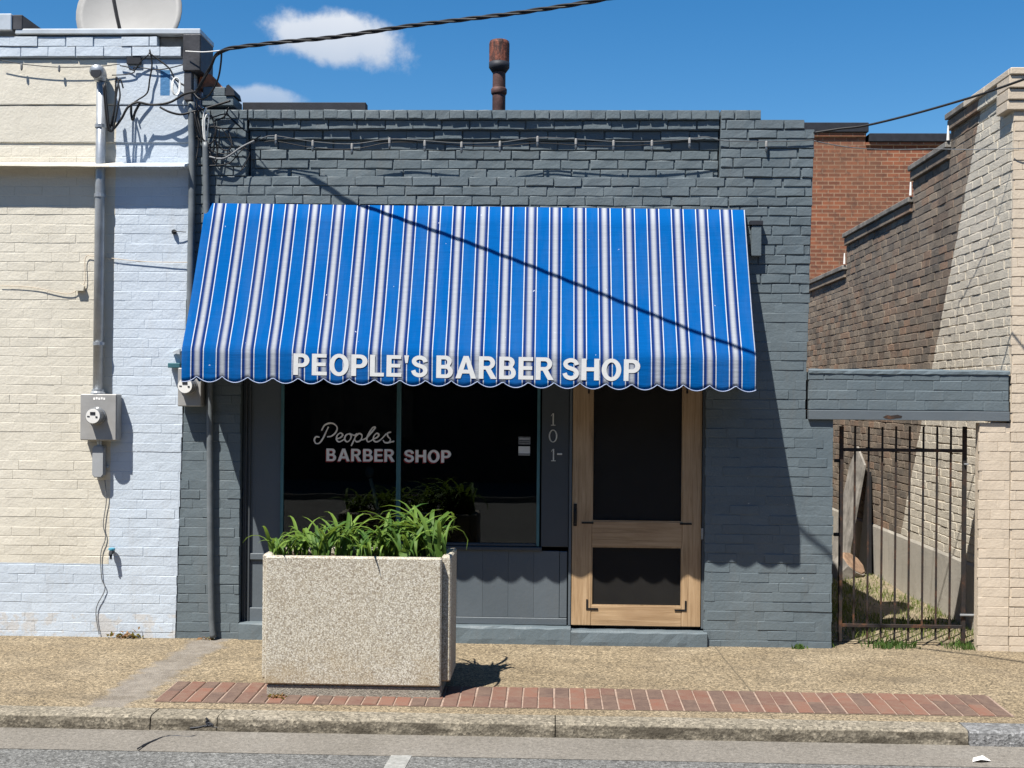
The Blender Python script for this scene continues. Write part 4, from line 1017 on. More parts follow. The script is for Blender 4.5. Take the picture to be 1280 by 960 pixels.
# ------------------------------------------------------------------ far red brick building
yR = 13.2
rd = thing('red_brick_building', (6.3, yR + .2, -.1), 'red brick building with dark coping standing behind the alley', 'building')
def PR(px, py): return P(px, py, yR)
xa_, xm_, xb_ = PR(985, 160).x, PR(1082, 160).x, PR(1230, 170).x
MB().box((xa_ - 6, yR, -.3), (xm_, yR + 4, PR(1040, 166).z)).build('wall', 'red_brick', rd)
MB().box((xm_ + .002, yR, -.3), (xb_ + 6, yR + 4, PR(1140, 178).z)).build('wall', 'red_brick', rd)
MB().box((xa_ - 6, yR - .07, PR(1040, 166).z), (xm_ + .04, yR + 4, PR(1040, 154).z), .01).build('coping', 'coping_dark', rd)
MB().box((xm_ + .05, yR - .07, PR(1140, 178).z), (xb_ + 6, yR + 4, PR(1140, 167.5).z), .01).build('coping', 'coping_dark', rd)
MB().box((xm_ - 6, yR - .04, PR(1040, 171).z), (xm_ + .0, yR - .002, PR(1040, 166.5).z)).build('coping_course', 'red_brick', rd)
MB().box((xm_ + .003, yR - .04, PR(1140, 182).z), (xb_ + 6, yR - .002, PR(1140, 178.5).z)).build('coping_course', 'red_brick', rd)

# ------------------------------------------------------------------ alley floor
al = MB(); V = []; Fc = []; na_, nb_ = 10, 46
for j in range(nb_ + 1):
    for i in range(na_ + 1): V.append((xWing - .03 + (XS - xWing + .05) * i / na_, .22 + 13 * j / nb_, .012 + (U(-.012, .02) if j > 1 else 0) - (.0)))
for j in range(nb_):
    for i in range(na_): Fc.append((j * (na_ + 1) + i, j * (na_ + 1) + i + 1, (j + 1) * (na_ + 1) + i + 1, (j + 1) * (na_ + 1) + i))
struct(obj('alley_ground', V, Fc, 'dirt', None, True))
def blades(name, spots, mat, hmin, hmax, wid, parent=None, lean=.6):
    V = []; Fc = []
    for (x, y, z) in spots:
        h_ = U(hmin, hmax); a_ = U(0, 6.28); b_ = U(0, 6.28); ln = U(.1, lean) * h_; w2 = wid * U(.6, 1.3)
        dx, dy = math.cos(a_) * w2, math.sin(a_) * w2; lx, ly = math.cos(b_) * ln, math.sin(b_) * ln; k_ = len(V)
        V += [(x - dx, y - dy, z), (x + dx, y + dy, z), (x + dx * .7 + lx * .45, y + dy * .7 + ly * .45, z + h_ * .6), (x - dx * .7 + lx * .45, y - dy * .7 + ly * .45, z + h_ * .6), (x + lx, y + ly, z + h_ * U(.75, 1))]
        Fc += [(k_, k_ + 1, k_ + 2, k_ + 3), (k_ + 3, k_ + 2, k_ + 4)]
    return obj(name, V, Fc, mat, parent)
sp_ = []
random.seed(21)
for _ in range(15000):
    x = U(xWing, XS - .03); y = .9 + 7 * R() ** 1.3
    if math.sin(x * 7 + 1) * math.sin(y * 3.1) + U(-.5, .9) > .05: sp_.append((x, y, .01))
for _ in range(900):
    x = U(xWing + .02, XS - .03); sp_.append((x, U(.25, .9), .012))
gg = blades('grass', sp_, 'grass_green', .02, .07, .003); stuff(gg); tag(gg, 'short patchy grass growing along the alley floor', 'grass')
sp_ = []
for _ in range(900):
    x = U(xWing + .01, xPier0 - .01); 
    if math.sin(x * 11) + U(-.8, .8) > .1: sp_.append((x, U(.0, .2), .004))
g2_ = blades('weeds', sp_, 'weed_green', .02, .07, .005); stuff(g2_); tag(g2_, 'low green weeds under the iron gate', 'weeds')

# things standing in the alley
zg = .012
bp = PXP(1072, 720, XS - .25)
st = thing('tree_stump', (PXP(1062, 735, XS - .35).x, PXP(1062, 735, XS - .35).y, zg), 'weathered cut log lying in the alley against the wall', 'log')
c_ = PXP(1060, 706, XS - .3)
MB().tube([c_ + Vector((-.22, .12, -.32)), c_ + Vector((-.1, .05, -.16)), c_ + Vector((.04, -.05, .02))], [.17, .165, .15], 9).build('trunk', 'old_wood', st)
MB().tube([c_ + Vector((.041, -.051, .021)), c_ + Vector((.048, -.057, .03))], [.145, .13], 9).build('cut_end', 'log_end', st)
by = PXP(1080, 716, XS).y
bd = thing('leaning_board', (XS - .2, by, zg), 'grey weathered board leaning on the brown alley wall', 'board')
MB().add([(XS - .30, by + .30, zg), (XS - .24, by - .1, zg), (XS - .05, by - .16, 1.1), (XS - .06, by + .1, 1.28), (XS - .10, by + .26, 1.05), (XS - .26, by + .30, zg), (XS - .20, by - .1, zg), (XS - .03, by - .16, 1.1), (XS - .04, by + .1, 1.28), (XS - .07, by + .26, 1.05)],
         [(0, 1, 2, 3, 4), (9, 8, 7, 6, 5), (0, 5, 6, 1), (1, 6, 7, 2), (2, 7, 8, 3), (3, 8, 9, 4), (4, 9, 5, 0)]).build('plank', 'old_wood', bd)
tp = thing('dark_opening_slab', (XS - .05, by - .4, zg), 'narrow black slab in place of a dark opening in the alley wall', 'plank')  # black slab added to stand for the dark slit of an opening
MB().add([(XS - .10, by - .52, zg), (XS - .10, by - .14, zg), (XS - .03, by - .20, .98), (XS - .03, by - .30, 1.04), (XS - .06, by - .52, zg), (XS - .06, by - .14, zg), (XS - .012, by - .20, .98), (XS - .012, by - .30, 1.04)],
         [(0, 3, 2, 1), (4, 5, 6, 7), (0, 1, 5, 4), (1, 2, 6, 5), (2, 3, 7, 6), (3, 0, 4, 7)]).build('plank', 'black_iron', tp)

# ------------------------------------------------------------------ planter
YPF = G(440, 873).y; zp = SLOPE * YPF
def PP(px, py, dy=0): return P(px, py, YPF + dy)
fx0, fx1 = PP(331, 780).x, PP(551.5, 780).x; ztop = PP(440, 696.5).z; zs0 = PP(440, 857).z
DEP = .47; ov = .05; inset = .055
pt = thing('planter', ((fx0 + fx1) / 2, YPF + DEP / 2, zp), 'large square pebble aggregate concrete planter on the pavement', 'planter')
bx0, bx1 = P(327.5, 780, YPF + .06).x, P(563.5, 780, YPF + .06).x
MB().box((fx0 + .01, YPF + .015, zp - .03), (fx1, YPF + DEP - .03, zs0 - .004), .008).build('plinth', 'plinth_concrete', pt)
MB().box((fx0, YPF, zs0), (fx1, YPF + inset, ztop), .009).build('front_slab', 'pebble_aggregate', pt)
zb1 = P(559, 852, YPF + .06).z
for xa, xb in ((bx0, bx0 + .06), (bx1 - .06, bx1)): MB().box((xa, YPF + inset + .004, zb1), (xb, YPF + DEP, ztop + .004), .009).build('side_slab', 'pebble_aggregate', pt)
MB().box((bx0 + .062, YPF + DEP - .06, zb1), (bx1 - .062, YPF + DEP - .002, ztop + .002), .009).build('back_slab', 'pebble_aggregate', pt)
V = []; Fc = []; n1, n2 = 26, 10; X0, X1, Y0, Y1 = bx0 + .055, bx1 - .055, YPF + inset - .01, YPF + DEP - .055
for j in range(n2 + 1):
    for i in range(n1 + 1): V.append((X0 + (X1 - X0) * i / n1, Y0 + (Y1 - Y0) * j / n2, ztop - .035 + U(-.01, .014)))
for j in range(n2):
    for i in range(n1): Fc.append((j * (n1 + 1) + i, j * (n1 + 1) + i + 1, (j + 1) * (n1 + 1) + i + 1, (j + 1) * (n1 + 1) + i))
obj('soil', V, Fc, 'soil', pt)
# strap leaved plants: shared leaf meshes, each leaf an object
def leaf_mesh(Ln, wd, bend, tw, seed):
    rn = random.Random(seed); V = []; Fc = []; K = 8; ang = math.radians(82); p = Vector((0, 0, 0)); dl = Ln / K
    for i in range(K + 1):
        t = i / K; w2 = wd * (math.sin(math.pi * min(1, (t * .86 + .14))) ** .7) * (1 if t < 1 else 0) + (.0006 if t == 1 else 0)
        tx = math.cos(tw * t); ty = math.sin(tw * t)
        V += [(p.x - ty * w2 * .3, -w2 * tx, p.z + w2 * .35), (p.x, 0, p.z), (p.x + ty * w2 * .3, w2 * tx, p.z + w2 * .35)]
        ang -= bend * (.35 + 1.5 * t) / K; p = p + Vector((math.cos(ang) * dl, 0, math.sin(ang) * dl))
    for i in range(K):
        for k_ in (0, 1): Fc.append((i * 3 + k_, i * 3 + k_ + 1, (i + 1) * 3 + k_ + 1, (i + 1) * 3 + k_))
    me = bpy.data.meshes.new('leaf'); me.from_pydata(V, [], Fc); me.update(); me.materials.append(M['leaf_green']); me.polygons.foreach_set('use_smooth', [True] * len(me.polygons)); return me
random.seed(33)
leaves = [leaf_mesh(U(.24, .38), U(.007, .013), U(1.3, 3.6), U(-.9, .9), i) for i in range(16)]
zso = ztop - .03
plants = [(346, .10, .80, 'strap leaved plant drooping over the left corner of planter'), (372, .22, .85, 'pale green strap leaved plant near the left end of planter'), (400, .12, 1.0, 'strap leaved plant with broad upright leaves in planter'),
          (428, .26, 1.1, 'strap leaved plant behind others before the window'), (455, .12, .9, 'low strap leaved plant in the middle of planter'), (482, .22, 1.02, 'strap leaved plant right below the window mullion'),
          (508, .12, 1.0, 'arching strap leaved plant beside the tallest one'), (530, .26, 1.35, 'tallest strap leaved plant with long arching leaves'), (546, .14, 1.25, 'strap leaved plant trailing over the right rim of planter')]
for (px, dy, sc_, lab) in plants:
    c_ = P(px, 690, YPF + dy); c_ = Vector((min(max(c_.x, X0 + .03), X1 - .03), YPF + inset + dy * .9, zso))
    t_ = thing('strap_leaf_plant', c_, lab, 'plant', 'plants in the planter')
    for k_ in range(32):
        o = bpy.data.objects.new('leaf', random.choice(leaves)); s_ = sc_ * U(.7, 1.25); o.scale = (s_, s_ * U(.8, 1.2), s_)
        an_ = U(0, 2 * math.pi)
        if math.sin(an_) < -.35 and R() < .75: an_ = -an_                 # few leaves flop over the street side
        if abs(px - 440) > 85 and math.cos(an_) * (px - 440) > 0 and R() < .6: an_ = math.pi - an_
        o.rotation_euler = (U(-.25, .25), U(-.3, .05), an_); link(o, t_, c_ + Vector((U(-.055, .055), U(-.045, .045), -.01)))
# one round heart leaf at the rim
c_ = P(506, 690, YPF + .07); V = [(c_.x, c_.y, c_.z)]
for i in range(15):
    a_ = 2 * math.pi * i / 14; r_ = .034 * (1 - .25 * math.sin(a_)); V.append((c_.x + r_ * math.cos(a_), c_.y - .012 + .006 * math.cos(2 * a_), c_.z + r_ * math.sin(a_) * .8))
hl = thing('round_leaf_weed', (c_.x, c_.y, zso), 'small weed with one round leaf at planter rim', 'plant')
obj('leaf', V, [(0, i, i + 1) for i in range(1, 15)], 'leaf_green', hl); MB().tube([(c_.x, c_.y, c_.z), (c_.x + .01, c_.y + .02, zso)], .0025, 4).build('stem', 'leaf_green', hl)

# ------------------------------------------------------------------ chimney flue
fc = P(623.5, 138, .9); fl = thing('flue_pipe', (fc.x, .9, 3.2), 'rusty metal flue pipe with wide cap rising above the parapet', 'flue')
s9 = 1500 / (8.57 + .9); zf = lambda py: P(623.5, py, .9).z
r1 = 8.2 / s9
MB().lathe((fc.x, .9, 0), [(r1, 3.2), (r1, zf(118)), (r1 * .98, zf(92)), (r1 * .98, zf(86))], 18).build('pipe', 'flue_brown', fl, True)
MB().lathe((fc.x, .9, 0), [(r1 + .002, zf(119)), (r1 * 1.2, zf(117)), (r1 * 1.22, zf(112)), (r1 * 1.05, zf(110))], 18).build('collar', 'flue_brown', fl, True)
MB().lathe((fc.x, .9, 0), [(r1 + .003, zf(91)), (12.9 / s9, zf(85)), (13.0 / s9, zf(78.5))], 20).build('cap_base', 'coping_dark', fl, True)
MB().lathe((fc.x, .9, 0), [(12.6 / s9, zf(79)), (12.8 / s9, zf(55)), (12.0 / s9, zf(52)), (10.5 / s9, zf(51))], 20).build('cap', 'rust_pipe', fl, False)

# ------------------------------------------------------------------ conduits, meters
def pp(px, py, Y=0): return P(px, py, Y)
s0 = 1 / 175.0
cx = pp(128, 300).x
mp = thing('service_mast', (cx, -.05, pp(128, 490).z), 'galvanised steel conduit mast with weatherhead on cream wall', 'conduit')
MB().tube([(cx - .003, -.052, pp(126, 492).z), (cx, -.052, zLedge - .03), (cx + .003, -.052, pp(128, 106).z)], 6.2 * s0, 12).build('pipe', 'galvanised', mp, True)
for py_ in (246, 430, 160):
    z = pp(128, py_).z; MB().lathe((cx, -.052, z - .012), [(7.2 * s0, 0), (7.2 * s0, .024)], 12).build('strap', 'galvanised', mp)
wh = pp(128.5, 98)
MB().tube(spline([(wh.x, -.052, wh.z - .035), (wh.x, -.055, wh.z), (wh.x, -.085, wh.z + .025), (wh.x, -.13, wh.z + .012)], 4), [.040, .040, .044, .047, .05, .05, .05, .05, .05, .05, .05, .05, .048], 12).build('weatherhead', 'galvanised', mp, True)
MB().lathe((wh.x, -.131, wh.z + .008), [(.040, 0), (.038, .004)], 12, 'Y').build('weatherhead_plate', 'coping_dark', mp)
def meter(cxp, cyp, wpx, hpx, dep, label, mat='meter_grey', ring=True, text=True):
    c = pp(cxp, cyp, -dep); w2, h2 = wpx / 2 * s0, hpx / 2 * s0
    t = thing('electric_meter', (c.x, -dep / 2, c.z - h2), label, 'meter')
    MB().box((c.x - w2, -dep, c.z - h2), (c.x + w2, -.004, c.z + h2), .006).build('box', mat, t)
    MB().box((c.x - w2 + .003, -dep - .006, c.z - h2 + .004), (c.x + w2 - .003, -dep - .0005, c.z + h2 - .004), .004).build('cover', mat, t)
    r = 10.2 * s0; mc = (c.x - 1 * s0, -dep - .005, c.z + 1.5 * s0)
    MB().lathe(mc, [(r * 1.12, 0), (r * 1.12, .014), (r, .018), (r, .07), (r * .94, .082), (r * .9, .084)], 24, 'Y').build('glass_body', 'meter_glass', t, False)
    f = MB().lathe((mc[0], mc[1] - .0845, mc[2]), [(r * .88, 0), (r * .86, .003)], 24, 'Y').build('dial', 'meter_white', t)
    MB().box((mc[0] - .018, mc[1] - .0905, mc[2] + .01), (mc[0] + .018, mc[1] - .088, mc[2] + .03)).build('display', 'coping_dark', t)
    MB().box((mc[0] - .04, mc[1] - .0905, mc[2] - .004), (mc[0] - .022, mc[1] - .088, mc[2] + .002)).build('dial_mark', 'coping_dark', t)
    MB().box((mc[0] + .02, mc[1] - .0905, mc[2] - .01), (mc[0] + .034, mc[1] - .088, mc[2] + .0)).build('dial_mark', 'coping_dark', t)
    if text:
        for k_ in range(5): MB().box((c.x - .035 + k_ * .018, -dep - .0075, c.z + h2 - .042 + .003 * (k_ % 2)), (c.x - .022 + k_ * .018, -dep - .0062, c.z + h2 - .026 + .003 * (k_ % 2))).build('raised_letter', 'litter_white', t)
    return t, c, w2, h2
mt, mc, w2, h2 = meter(123, 521.5, 46, 58, .105, 'grey electric meter box at the foot of the steel mast')
MB().lathe((cx - .003, -.052, mc.z + h2 - .002), [(9 * s0, 0), (9 * s0, .012), (7.5 * s0, .02), (7.5 * s0, .035)], 14).build('hub', 'galvanised', mt)
dbx = pp(122.5, 577, -.06)
db = thing('conduit_box', (dbx.x, -.03, pp(122, 600).z), 'narrow grey conduit fitting hanging below the meter box', 'conduit box')
hw, hh_ = 7.2 * s0, 20 * s0
poly = [(dbx.x - hw, dbx.z - hh_ + .02), (dbx.x - hw * .6, dbx.z - hh_), (dbx.x + hw * .6, dbx.z - hh_), (dbx.x + hw, dbx.z - hh_ + .02), (dbx.x + hw, dbx.z + hh_ - .02), (dbx.x + hw * .6, dbx.z + hh_), (dbx.x - hw * .6, dbx.z + hh_), (dbx.x - hw, dbx.z + hh_ - .02)]
MB().prism(poly, -.062, -.012).build('body', 'plastic_grey', db); MB().prism([(dbx.x + (x - dbx.x) * .92, dbx.z + (z - dbx.z) * .95) for x, z in poly], -.067, -.0625).build('cover', 'plastic_grey', db)
MB().tube([(dbx.x, -.035, dbx.z + hh_ - .01), (dbx.x, -.035, mc.z - h2 + .01)], .018, 10).build('neck', 'galvanised', db)
MB().box((dbx.x - .055, -.02, dbx.z - .05), (dbx.x + .06, -.004, dbx.z - .03), .003).build('strap', 'galvanised', db)
meter(237, 484, 30, 48, .10, 'pale electric meter half hidden under the awning end', 'meter_grey', text=False)
# second meter's small tag
# conduits on the grey pier
def conduit(name, pts, r, mat, label, cat='conduit', group=None, n_=8):
    t = thing(name, pts[-1], label, cat, group); MB().tube(spline(pts, 5), r, n_).build('pipe', mat, t, True)
    return t
t_ = conduit('grey_conduit', [pp(261, 300, -.03), pp(262, 480, -.03), pp(262.5, 640, -.03), pp(264, 760, -.03), pp(266.5, 797, -.035)], 4.1 * s0, 'conduit_grey', 'grey conduit running down the pier to the pavement')
t_ = conduit('tall_conduit', [pp(239, 128, -.035), pp(240, 220, -.035), pp(238.5, 330, -.035), pp(236, 460, -.035)], 4.4 * s0, 'conduit_grey', 'grey conduit on the joint between the two buildings')
t_ = conduit('bundle_conduit', [pp(257, 178, -.035), pp(257.5, 230, -.035), pp(258.5, 285, -.03)], 4.2 * s0, 'conduit_grey', 'short grey conduit with loose wires above the awning')
MB().box((pp(233, 90).x, -.06, pp(240, 128).z), (pp(243, 90).x, -.005, pp(240, 92).z), .006).build('splice_bracket', 'dark_metal', t_)
# ------------------------------------------------------------------ cables
def cable(pts, r, mat, label, cat='cable', group=None, k=6, name='cable'):
    pts = [pp(*q_) for q_ in pts]; o = MB().tube(spline(pts, k), r, 6).build(name, mat, None, True)
    return tag(o, label, cat, group)
# twisted service drop
main = [pp(245, 116, -.12), pp(262, 86, -.2), pp(277, 64, -.28), pp(330, 55, -.39), pp(420, 46, -.58), pp(515, 32, -.79), pp(640, 17, -1.06), pp(755, -1, -1.32), pp(900, -30, -1.66), pp(1250, -140, -2.6), pp(1700, -340, -4.2)]
sdp = thing('service_drop', main[0], 'twisted black service cable sagging across the sky', 'cable')
sm_ = spline(main, 16)
for ph0 in (0, 2.09, 4.19):
    pts = []
    acc = 0
    for i, p in enumerate(sm_):
        if i: acc += (p - sm_[i - 1]).length
        a_ = acc / .46 * 2 * math.pi + ph0; pts.append(p + Vector((0, .0085 * math.cos(a_), .0085 * math.sin(a_))))
    MB().tube(pts, .0072, 6).build('strand', 'cable_black', sdp, True)
grp = 'loose black cables at the building corner'
cable([(277, 64, -.28), (276, 80, -.24), (272, 100, -.2), (262, 118, -.14), (250, 124, -.08), (239, 112, -.05)], .0065, 'cable_black', 'black cable looping down from the service drop')
cable([(246, 114, -.12), (230, 118, -.09), (212, 128, -.09), (190, 131, -.1), (172, 128, -.11), (160, 134, -.13), (152, 148, -.13), (143, 160, -.13), (137, 163, -.13), (134, 140, -.13), (131, 105, -.14)], .0085, 'cable_black', 'thick black cable from the corner to the weatherhead')
cable([(131, 104, -.14), (134, 140, -.15), (138, 164, -.15), (143, 155, -.15), (148, 130, -.15), (150, 118, -.14), (147, 100, -.12), (145, 99, -.12), (144, 130, -.12), (140, 158, -.13)], .0065, 'cable_black', 'black wire looped below the weatherhead')
cable([(129, 106, -.14), (133, 150, -.14), (136, 163, -.14), (142, 140, -.14), (149, 100, -.12), (154, 110, -.12)], .006, 'cable_black', 'black wire ending in a pale connector by the weatherhead')
cable([(164, 130, -.1), (164, 142, -.1), (166, 150, -.1), (169, 140, -.1), (175, 129, -.1)], .009, 'cable_black', 'taped black splice hanging under the thick cable')
cable([(200, 134, -.09), (212, 140, -.09), (226, 143, -.07), (240, 140, -.05), (262, 134, -.05), (288, 126, -.06)], .0085, 'cable_black', 'black cable crossing the corner to the parapet')
cable([(187, 62, -.06), (190, 80, -.05), (187, 100, -.04), (184, 116, -.04), (172, 125, -.05), (163, 131, -.06)], .006, 'cable_black', 'black wire dropping from the chipped cornice')
cable([(186, 66, -.06), (200, 76, -.05), (212, 86, -.05), (220, 100, -.05), (236, 110, -.05)], .0065, 'cable_black', 'black wire slanting down to the corner bracket')
cable([(150, 82, -.03), (160, 84, -.03), (168, 88, -.03), (175, 78, -.04), (186, 68, -.05)], .0045, 'cable_black', 'thin black wire under the chipped cornice')
cable([(140, 94, -.03), (158, 93, -.03), (168, 90, -.03), (169, 84, -.03), (200, 87, -.03), (232, 80, -.03)], .004, 'cable_black', 'thin black wire crossing the pale blue paint')
cable([(232, 64, -.1), (255, 65, -.15), (277, 63, -.27)], .004, 'cable_white', 'thin white guy wire below the metal fascia')
# white coil
co = []
for i in range(40):
    a_ = i * .9; c_ = pp(219 + 5 * math.cos(a_) + i * .05, 108 + 11 * math.sin(a_), -.05 - .0006 * i); co.append(c_)
tag(MB().tube(spline(co, 3), .0035, 5).build('cable_coil', 'cable_white', None, True), 'small coil of white cable hanging at the corner', 'cable')
# cables over the grey pier
wl_ = ['pale wire end tucked above the short conduit', 'white wire end sticking up from the short conduit']
cable([(256, 180, -.035), (254, 160, -.05), (255, 143, -.06), (258, 135, -.06)], .007, 'cable_white', wl_[0]); cable([(258, 180, -.03), (260, 158, -.05), (261, 142, -.06), (256, 150, -.07), (257, 178, -.04)], .005, 'cable_white', wl_[1])
random.seed(5)
seqs = [[(258, 176), (266, 190), (268, 168), (274, 160), (272, 190), (266, 204)], [(262, 158), (276, 160), (286, 174), (292, 184)], [(266, 152), (280, 146), (286, 134)], [(246, 170), (258, 184), (276, 192), (292, 190), (308, 182)],
        [(248, 205), (262, 207), (286, 204), (300, 190), (312, 178), (326, 170)], [(262, 196), (280, 198), (302, 184), (318, 176)], [(252, 178), (250, 160), (247, 146), (249, 138)], [(283, 140), (292, 152), (310, 166)],
        [(262, 190), (268, 204), (272, 196), (270, 178)], [(284, 160), (290, 180), (284, 188), (274, 184), (268, 174)], [(240, 112), (246, 130), (243, 150), (248, 176), (245, 200)], [(243, 140), (250, 168), (262, 180), (270, 166), (264, 144)], [(298, 182), (312, 190), (306, 206), (300, 214)], [(248, 132), (264, 146), (282, 143), (300, 158)]]
cl_ = ['black wire looping beside the short conduit', 'black wire bowing across the grey pier top', 'short black wire curling up to the parapet block', 'long black wire slack across the grey pier', 'black cable rising from the pier to the string lights',
       'grey wire running from the pier into the sunk panel', 'thin black wire left of the short conduit', 'black wire slanting from the parapet block to the panel', 'narrow black wire loop on the grey pier', 'curled thin black wire in the middle of the pier', 'black wire hugging the tall conduit top', 'slack black wire between tall and short conduits', 'black wire hanging straight beside the pier panel edge', 'stiff black wire crossing below the parapet block']
for s_, l_ in zip(seqs, cl_): cable([(x, y, -.03 - .03 * R()) for x, y in s_], U(.0035, .0075), 'cable_grey' if 'grey wire' in l_ else 'cable_black', l_)
# string lights along the sunk panel
slp = [(316, 180), (330, 172), (345, 170), (391, 177), (440, 180), (487, 174), (531, 176), (577, 179), (625, 178), (672, 172), (720, 174), (767, 177), (815, 177), (862, 174), (882, 171), (905, 176), (958, 177), (1000, 176), (1017, 175)]
simple('cord_dark', (.075, .08, .085), .6, 0, .3, 30, .1)
sl_ = thing('string_lights', pp(600, 178, -.02), 'string of small bulbs hung across the grey brick parapet', 'string lights')
MB().tube(spline([pp(x, y, -.022) for x, y in slp], 5), .0036, 5).build('cord', 'cord_dark', sl_, True)
MB().tube(spline([pp(x, y + 5 + 2.5 * math.sin(x * .02), -.016) for x, y in slp[1:15]], 5), .0035, 5).build('cord', 'cable_black', sl_, True)
for (x, y) in slp[2:14] + [(958, 178)]:
    if x in (440, 531, 720): y += 1
    c_ = pp(x, y, -.024)
    sk = MB().lathe((c_.x, -.024, c_.z - .03), [(.009, 0), (.0095, .02), (.0085, .036), (.006, .04)], 8).build('socket', 'dish_grey', sl_)
    MB().lathe((c_.x, -.024, c_.z - .072), [(.003, 0), (.0085, .01), (.010, .022), (.007, .041)], 8).build('bulb', 'bulb_glass', sk)
cable([(1017, 166, -.02), (1050, 161, -.1), (1082, 157, -.2), (1140, 143, -.4), (1200, 126, -.6), (1238, 114, -.75), (1300, 92, -1.0)], .008, 'cable_black', 'black cable rising over the cream building from grey corner')
cable([(1017, 176, -.02), (1060, 184, .2), (1110, 187, .5), (1165, 186, .6)], .0035, 'cable_grey', 'thin grey cord drooping towards the brown side wall')
cable([(1165, 186, .6), (1215, 187, .2), (1262, 186, -.02), (1300, 185, -.03)], .0035, 'cable_grey', 'thin cord pinned across the cream wall corner')
cable([(0, 75, -.05), (27, 80, -.05), (74, 84, -.05), (122, 83, -.05), (150, 80, -.05)], .0032, 'cable_black', 'thin black cord with clips under the cornice')
for x, y, cl_l in ((27, 83, 'small grey cord clip below the raised roof fascia end'), (74, 85, 'small grey cord clip beside the steel mast on cream wall')):
    c_ = pp(x, y, -.05); tag(MB().lathe((c_.x, -.05, c_.z - .03), [(.004, 0), (.009, .012), (.009, .04), (.005, .05)], 8).build('cord_clip', 'cable_grey'), cl_l, 'clip', 'clips on the cream wall cord')
cable([(0, 357, -.008), (40, 359, -.008), (82, 367, -.01), (97, 362, -.012), (106, 352, -.012), (107, 322, -.01), (122, 321, -.01), (180, 327, -.01), (240, 328, -.02)], .003, 'cream_paint', 'thin painted over wire on the cream wall')
tag(MB().prism([(pp(96, 362).x, pp(96, 362).z - .01), (pp(106, 362).x, pp(96, 362).z - .01), (pp(107, 360).x, pp(96, 358).z), (pp(101, 354).x, pp(101, 354).z), (pp(96, 358).x, pp(96, 358).z)], -.03, -.004).build('junction_clip', 'cream_blue_paint'), 'small painted junction clip on the cream wall', 'clip')
cable([(131, 600, -.03), (133, 625, -.012), (129, 655, -.01), (132, 672, -.008), (126, 692, -.008), (127, 722, -.008), (131, 737, -.01), (120, 762, -.01), (124, 793, -.012)], .0035, 'cable_grey', 'thin loose wire hanging down from meter to pavement')
tp_ = pp(140, 690, -.03); tt = thing('hose_tap', tp_, 'small blue and black hose tap on the cream wall', 'tap')
MB().tube([(tp_.x, -.003, tp_.z), (tp_.x, -.05, tp_.z), (tp_.x, -.06, tp_.z - .02)], [.012, .016, .014], 8).build('spout', 'coping_dark', tt); MB().lathe((tp_.x, -.035, tp_.z + .012), [(.012, 0), (.024, .004), (.024, .016), (.01, .02)], 10).build('handle', 'blue_tap', tt)
MB().tube([(tp_.x, -.05, tp_.z - .015), (tp_.x, -.055, tp_.z - .05)], .009, 6).build('nozzle', 'coping_dark', tt)

# ------------------------------------------------------------------ litter and small plants
def leaf_pile(px, py, nL, rx, ry, hz_, label, mat='dry_leaf', sz=.022, cat='dry leaves'):
    c_ = G(px, py); V = []; Fc = []
    for i in range(nL):
        x, y = c_.x + random.gauss(0, rx), c_.y + random.gauss(0, ry); y = min(y, -.02); z = SLOPE * y + .004 + abs(random.gauss(0, hz_)); a_ = U(0, 6.28); t_ = Euler((U(-1, 1), U(-1, 1), a_)).to_matrix(); k_ = len(V); s_ = sz * U(.6, 1.3)
        V += [Vector((x, y, z)) + t_ @ Vector(v) * s_ for v in ((-1, 0, 0), (0, -.45, .1), (1, 0, .15), (0, .45, .1))]; Fc += [(k_, k_ + 1, k_ + 2, k_ + 3)]
    o = obj('leaf_litter', V, Fc, mat); tag(o, label, cat); stuff(o); return o
leaf_pile(160, 796, 60, .06, .03, .02, 'small heap of dry brown leaves at pale blue wall')
leaf_pile(346, 873, 50, .035, .02, .012, 'dry brown weed tuft at the planter corner', sz=.016)
leaf_pile(262, 800, 16, .03, .02, .008, 'crumbled reddish debris at the foot of the conduit', sz=.018, cat='debris')
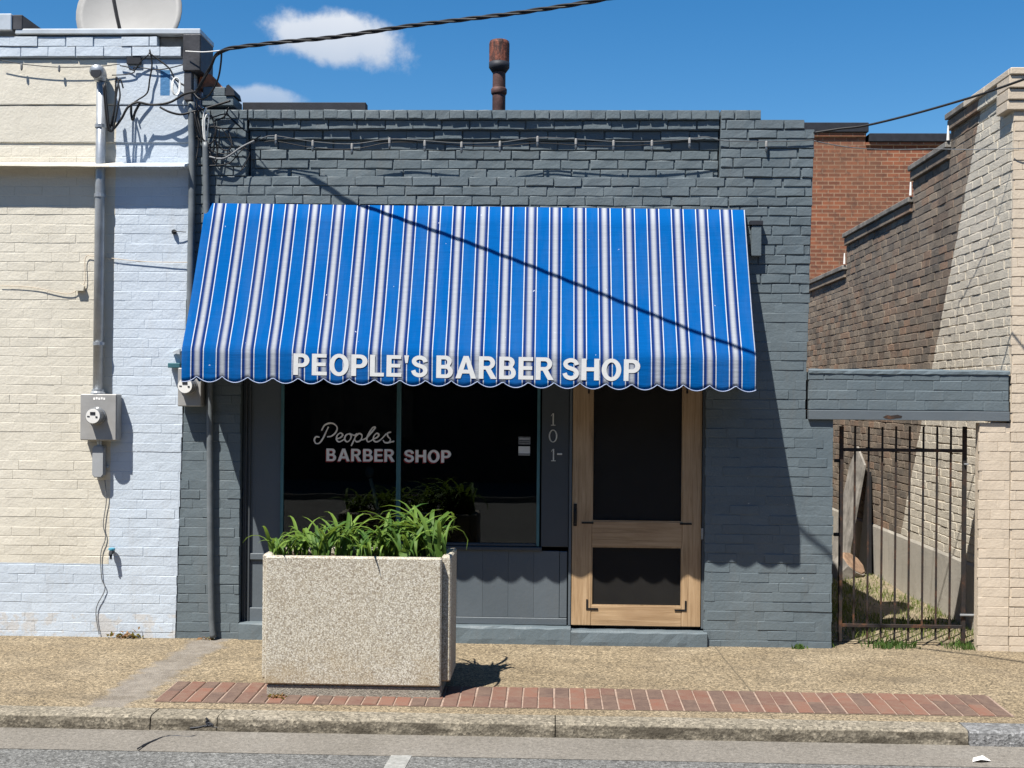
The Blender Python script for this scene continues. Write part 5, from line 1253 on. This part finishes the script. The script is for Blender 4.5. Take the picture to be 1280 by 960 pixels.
o = blades('weed_tuft', [(P(998, 806).x + random.gauss(0, .025), -.02 + random.gauss(0, .01), 0) for _ in range(60)], 'weed_green', .02, .05, .006); tag(o, 'small green weed growing at the grey wall foot', 'weed'); stuff(o)
lt_ = on_plane(1226, 951, -.143); V = []
pl_ = MB(); pl_.add([lt_ + Vector((-.05, -.02, .0)), lt_ + Vector((-.01, -.03, .015)), lt_ + Vector((.05, -.01, .004)), lt_ + Vector((.02, .03, .02)), lt_ + Vector((-.03, .03, .006))], [(0, 1, 4), (1, 3, 4), (1, 2, 3)])
tag(pl_.build('paper_scrap', 'litter_white'), 'crumpled white paper scrap in the gutter', 'litter')

fx = pp(944, 298); wb = thing('wall_box', (fx.x, -.03, pp(944, 320).z), 'narrow grey painted box on the wall at the awning end', 'wall box')
MB().box((pp(938, 300).x, -.05, pp(944, 321).z), (pp(950.5, 300).x, .004, pp(944, 283).z), .004).build('body', 'grey_paint', wb)
MB().box((pp(936, 300).x, -.058, pp(944, 282.6).z), (pp(952, 300).x, .004, pp(944, 277).z), .002).build('lid', 'coping_dark', wb)
fx = pp(221, 455); wk = thing('wall_bracket', (fx.x, -.03, fx.z - .03), 'small dark green bracket on pale blue wall beside the awning', 'bracket')
MB().box((pp(213, 455).x, -.06, pp(221, 460).z), (pp(228, 455).x, -.002, pp(221, 454).z), .003).build('plate', 'teal_metal', wk)
MB().prism([(pp(216, 440).x, pp(220, 441).z), (pp(226, 440).x, pp(220, 436).z), (pp(226, 444).x, pp(220, 443).z)], -.03, -.002).build('flap', 'fascia_metal', wk)
hk = pp(218, 290); wh_ = thing('wall_hook', (hk.x, -.02, hk.z), 'little black hook screwed into the pale blue wall', 'hook')
MB().lathe((hk.x, -.002, hk.z), [(.018, 0), (.018, .012), (.008, .03)], 10, 'Y').build('base', 'black_iron', wh_)
MB().tube(spline([(hk.x, -.03, hk.z), (hk.x + .03, -.03, hk.z), (hk.x + .09, -.02, hk.z - .003)], 4), .003, 5).build('wire', 'cable_black', wh_)
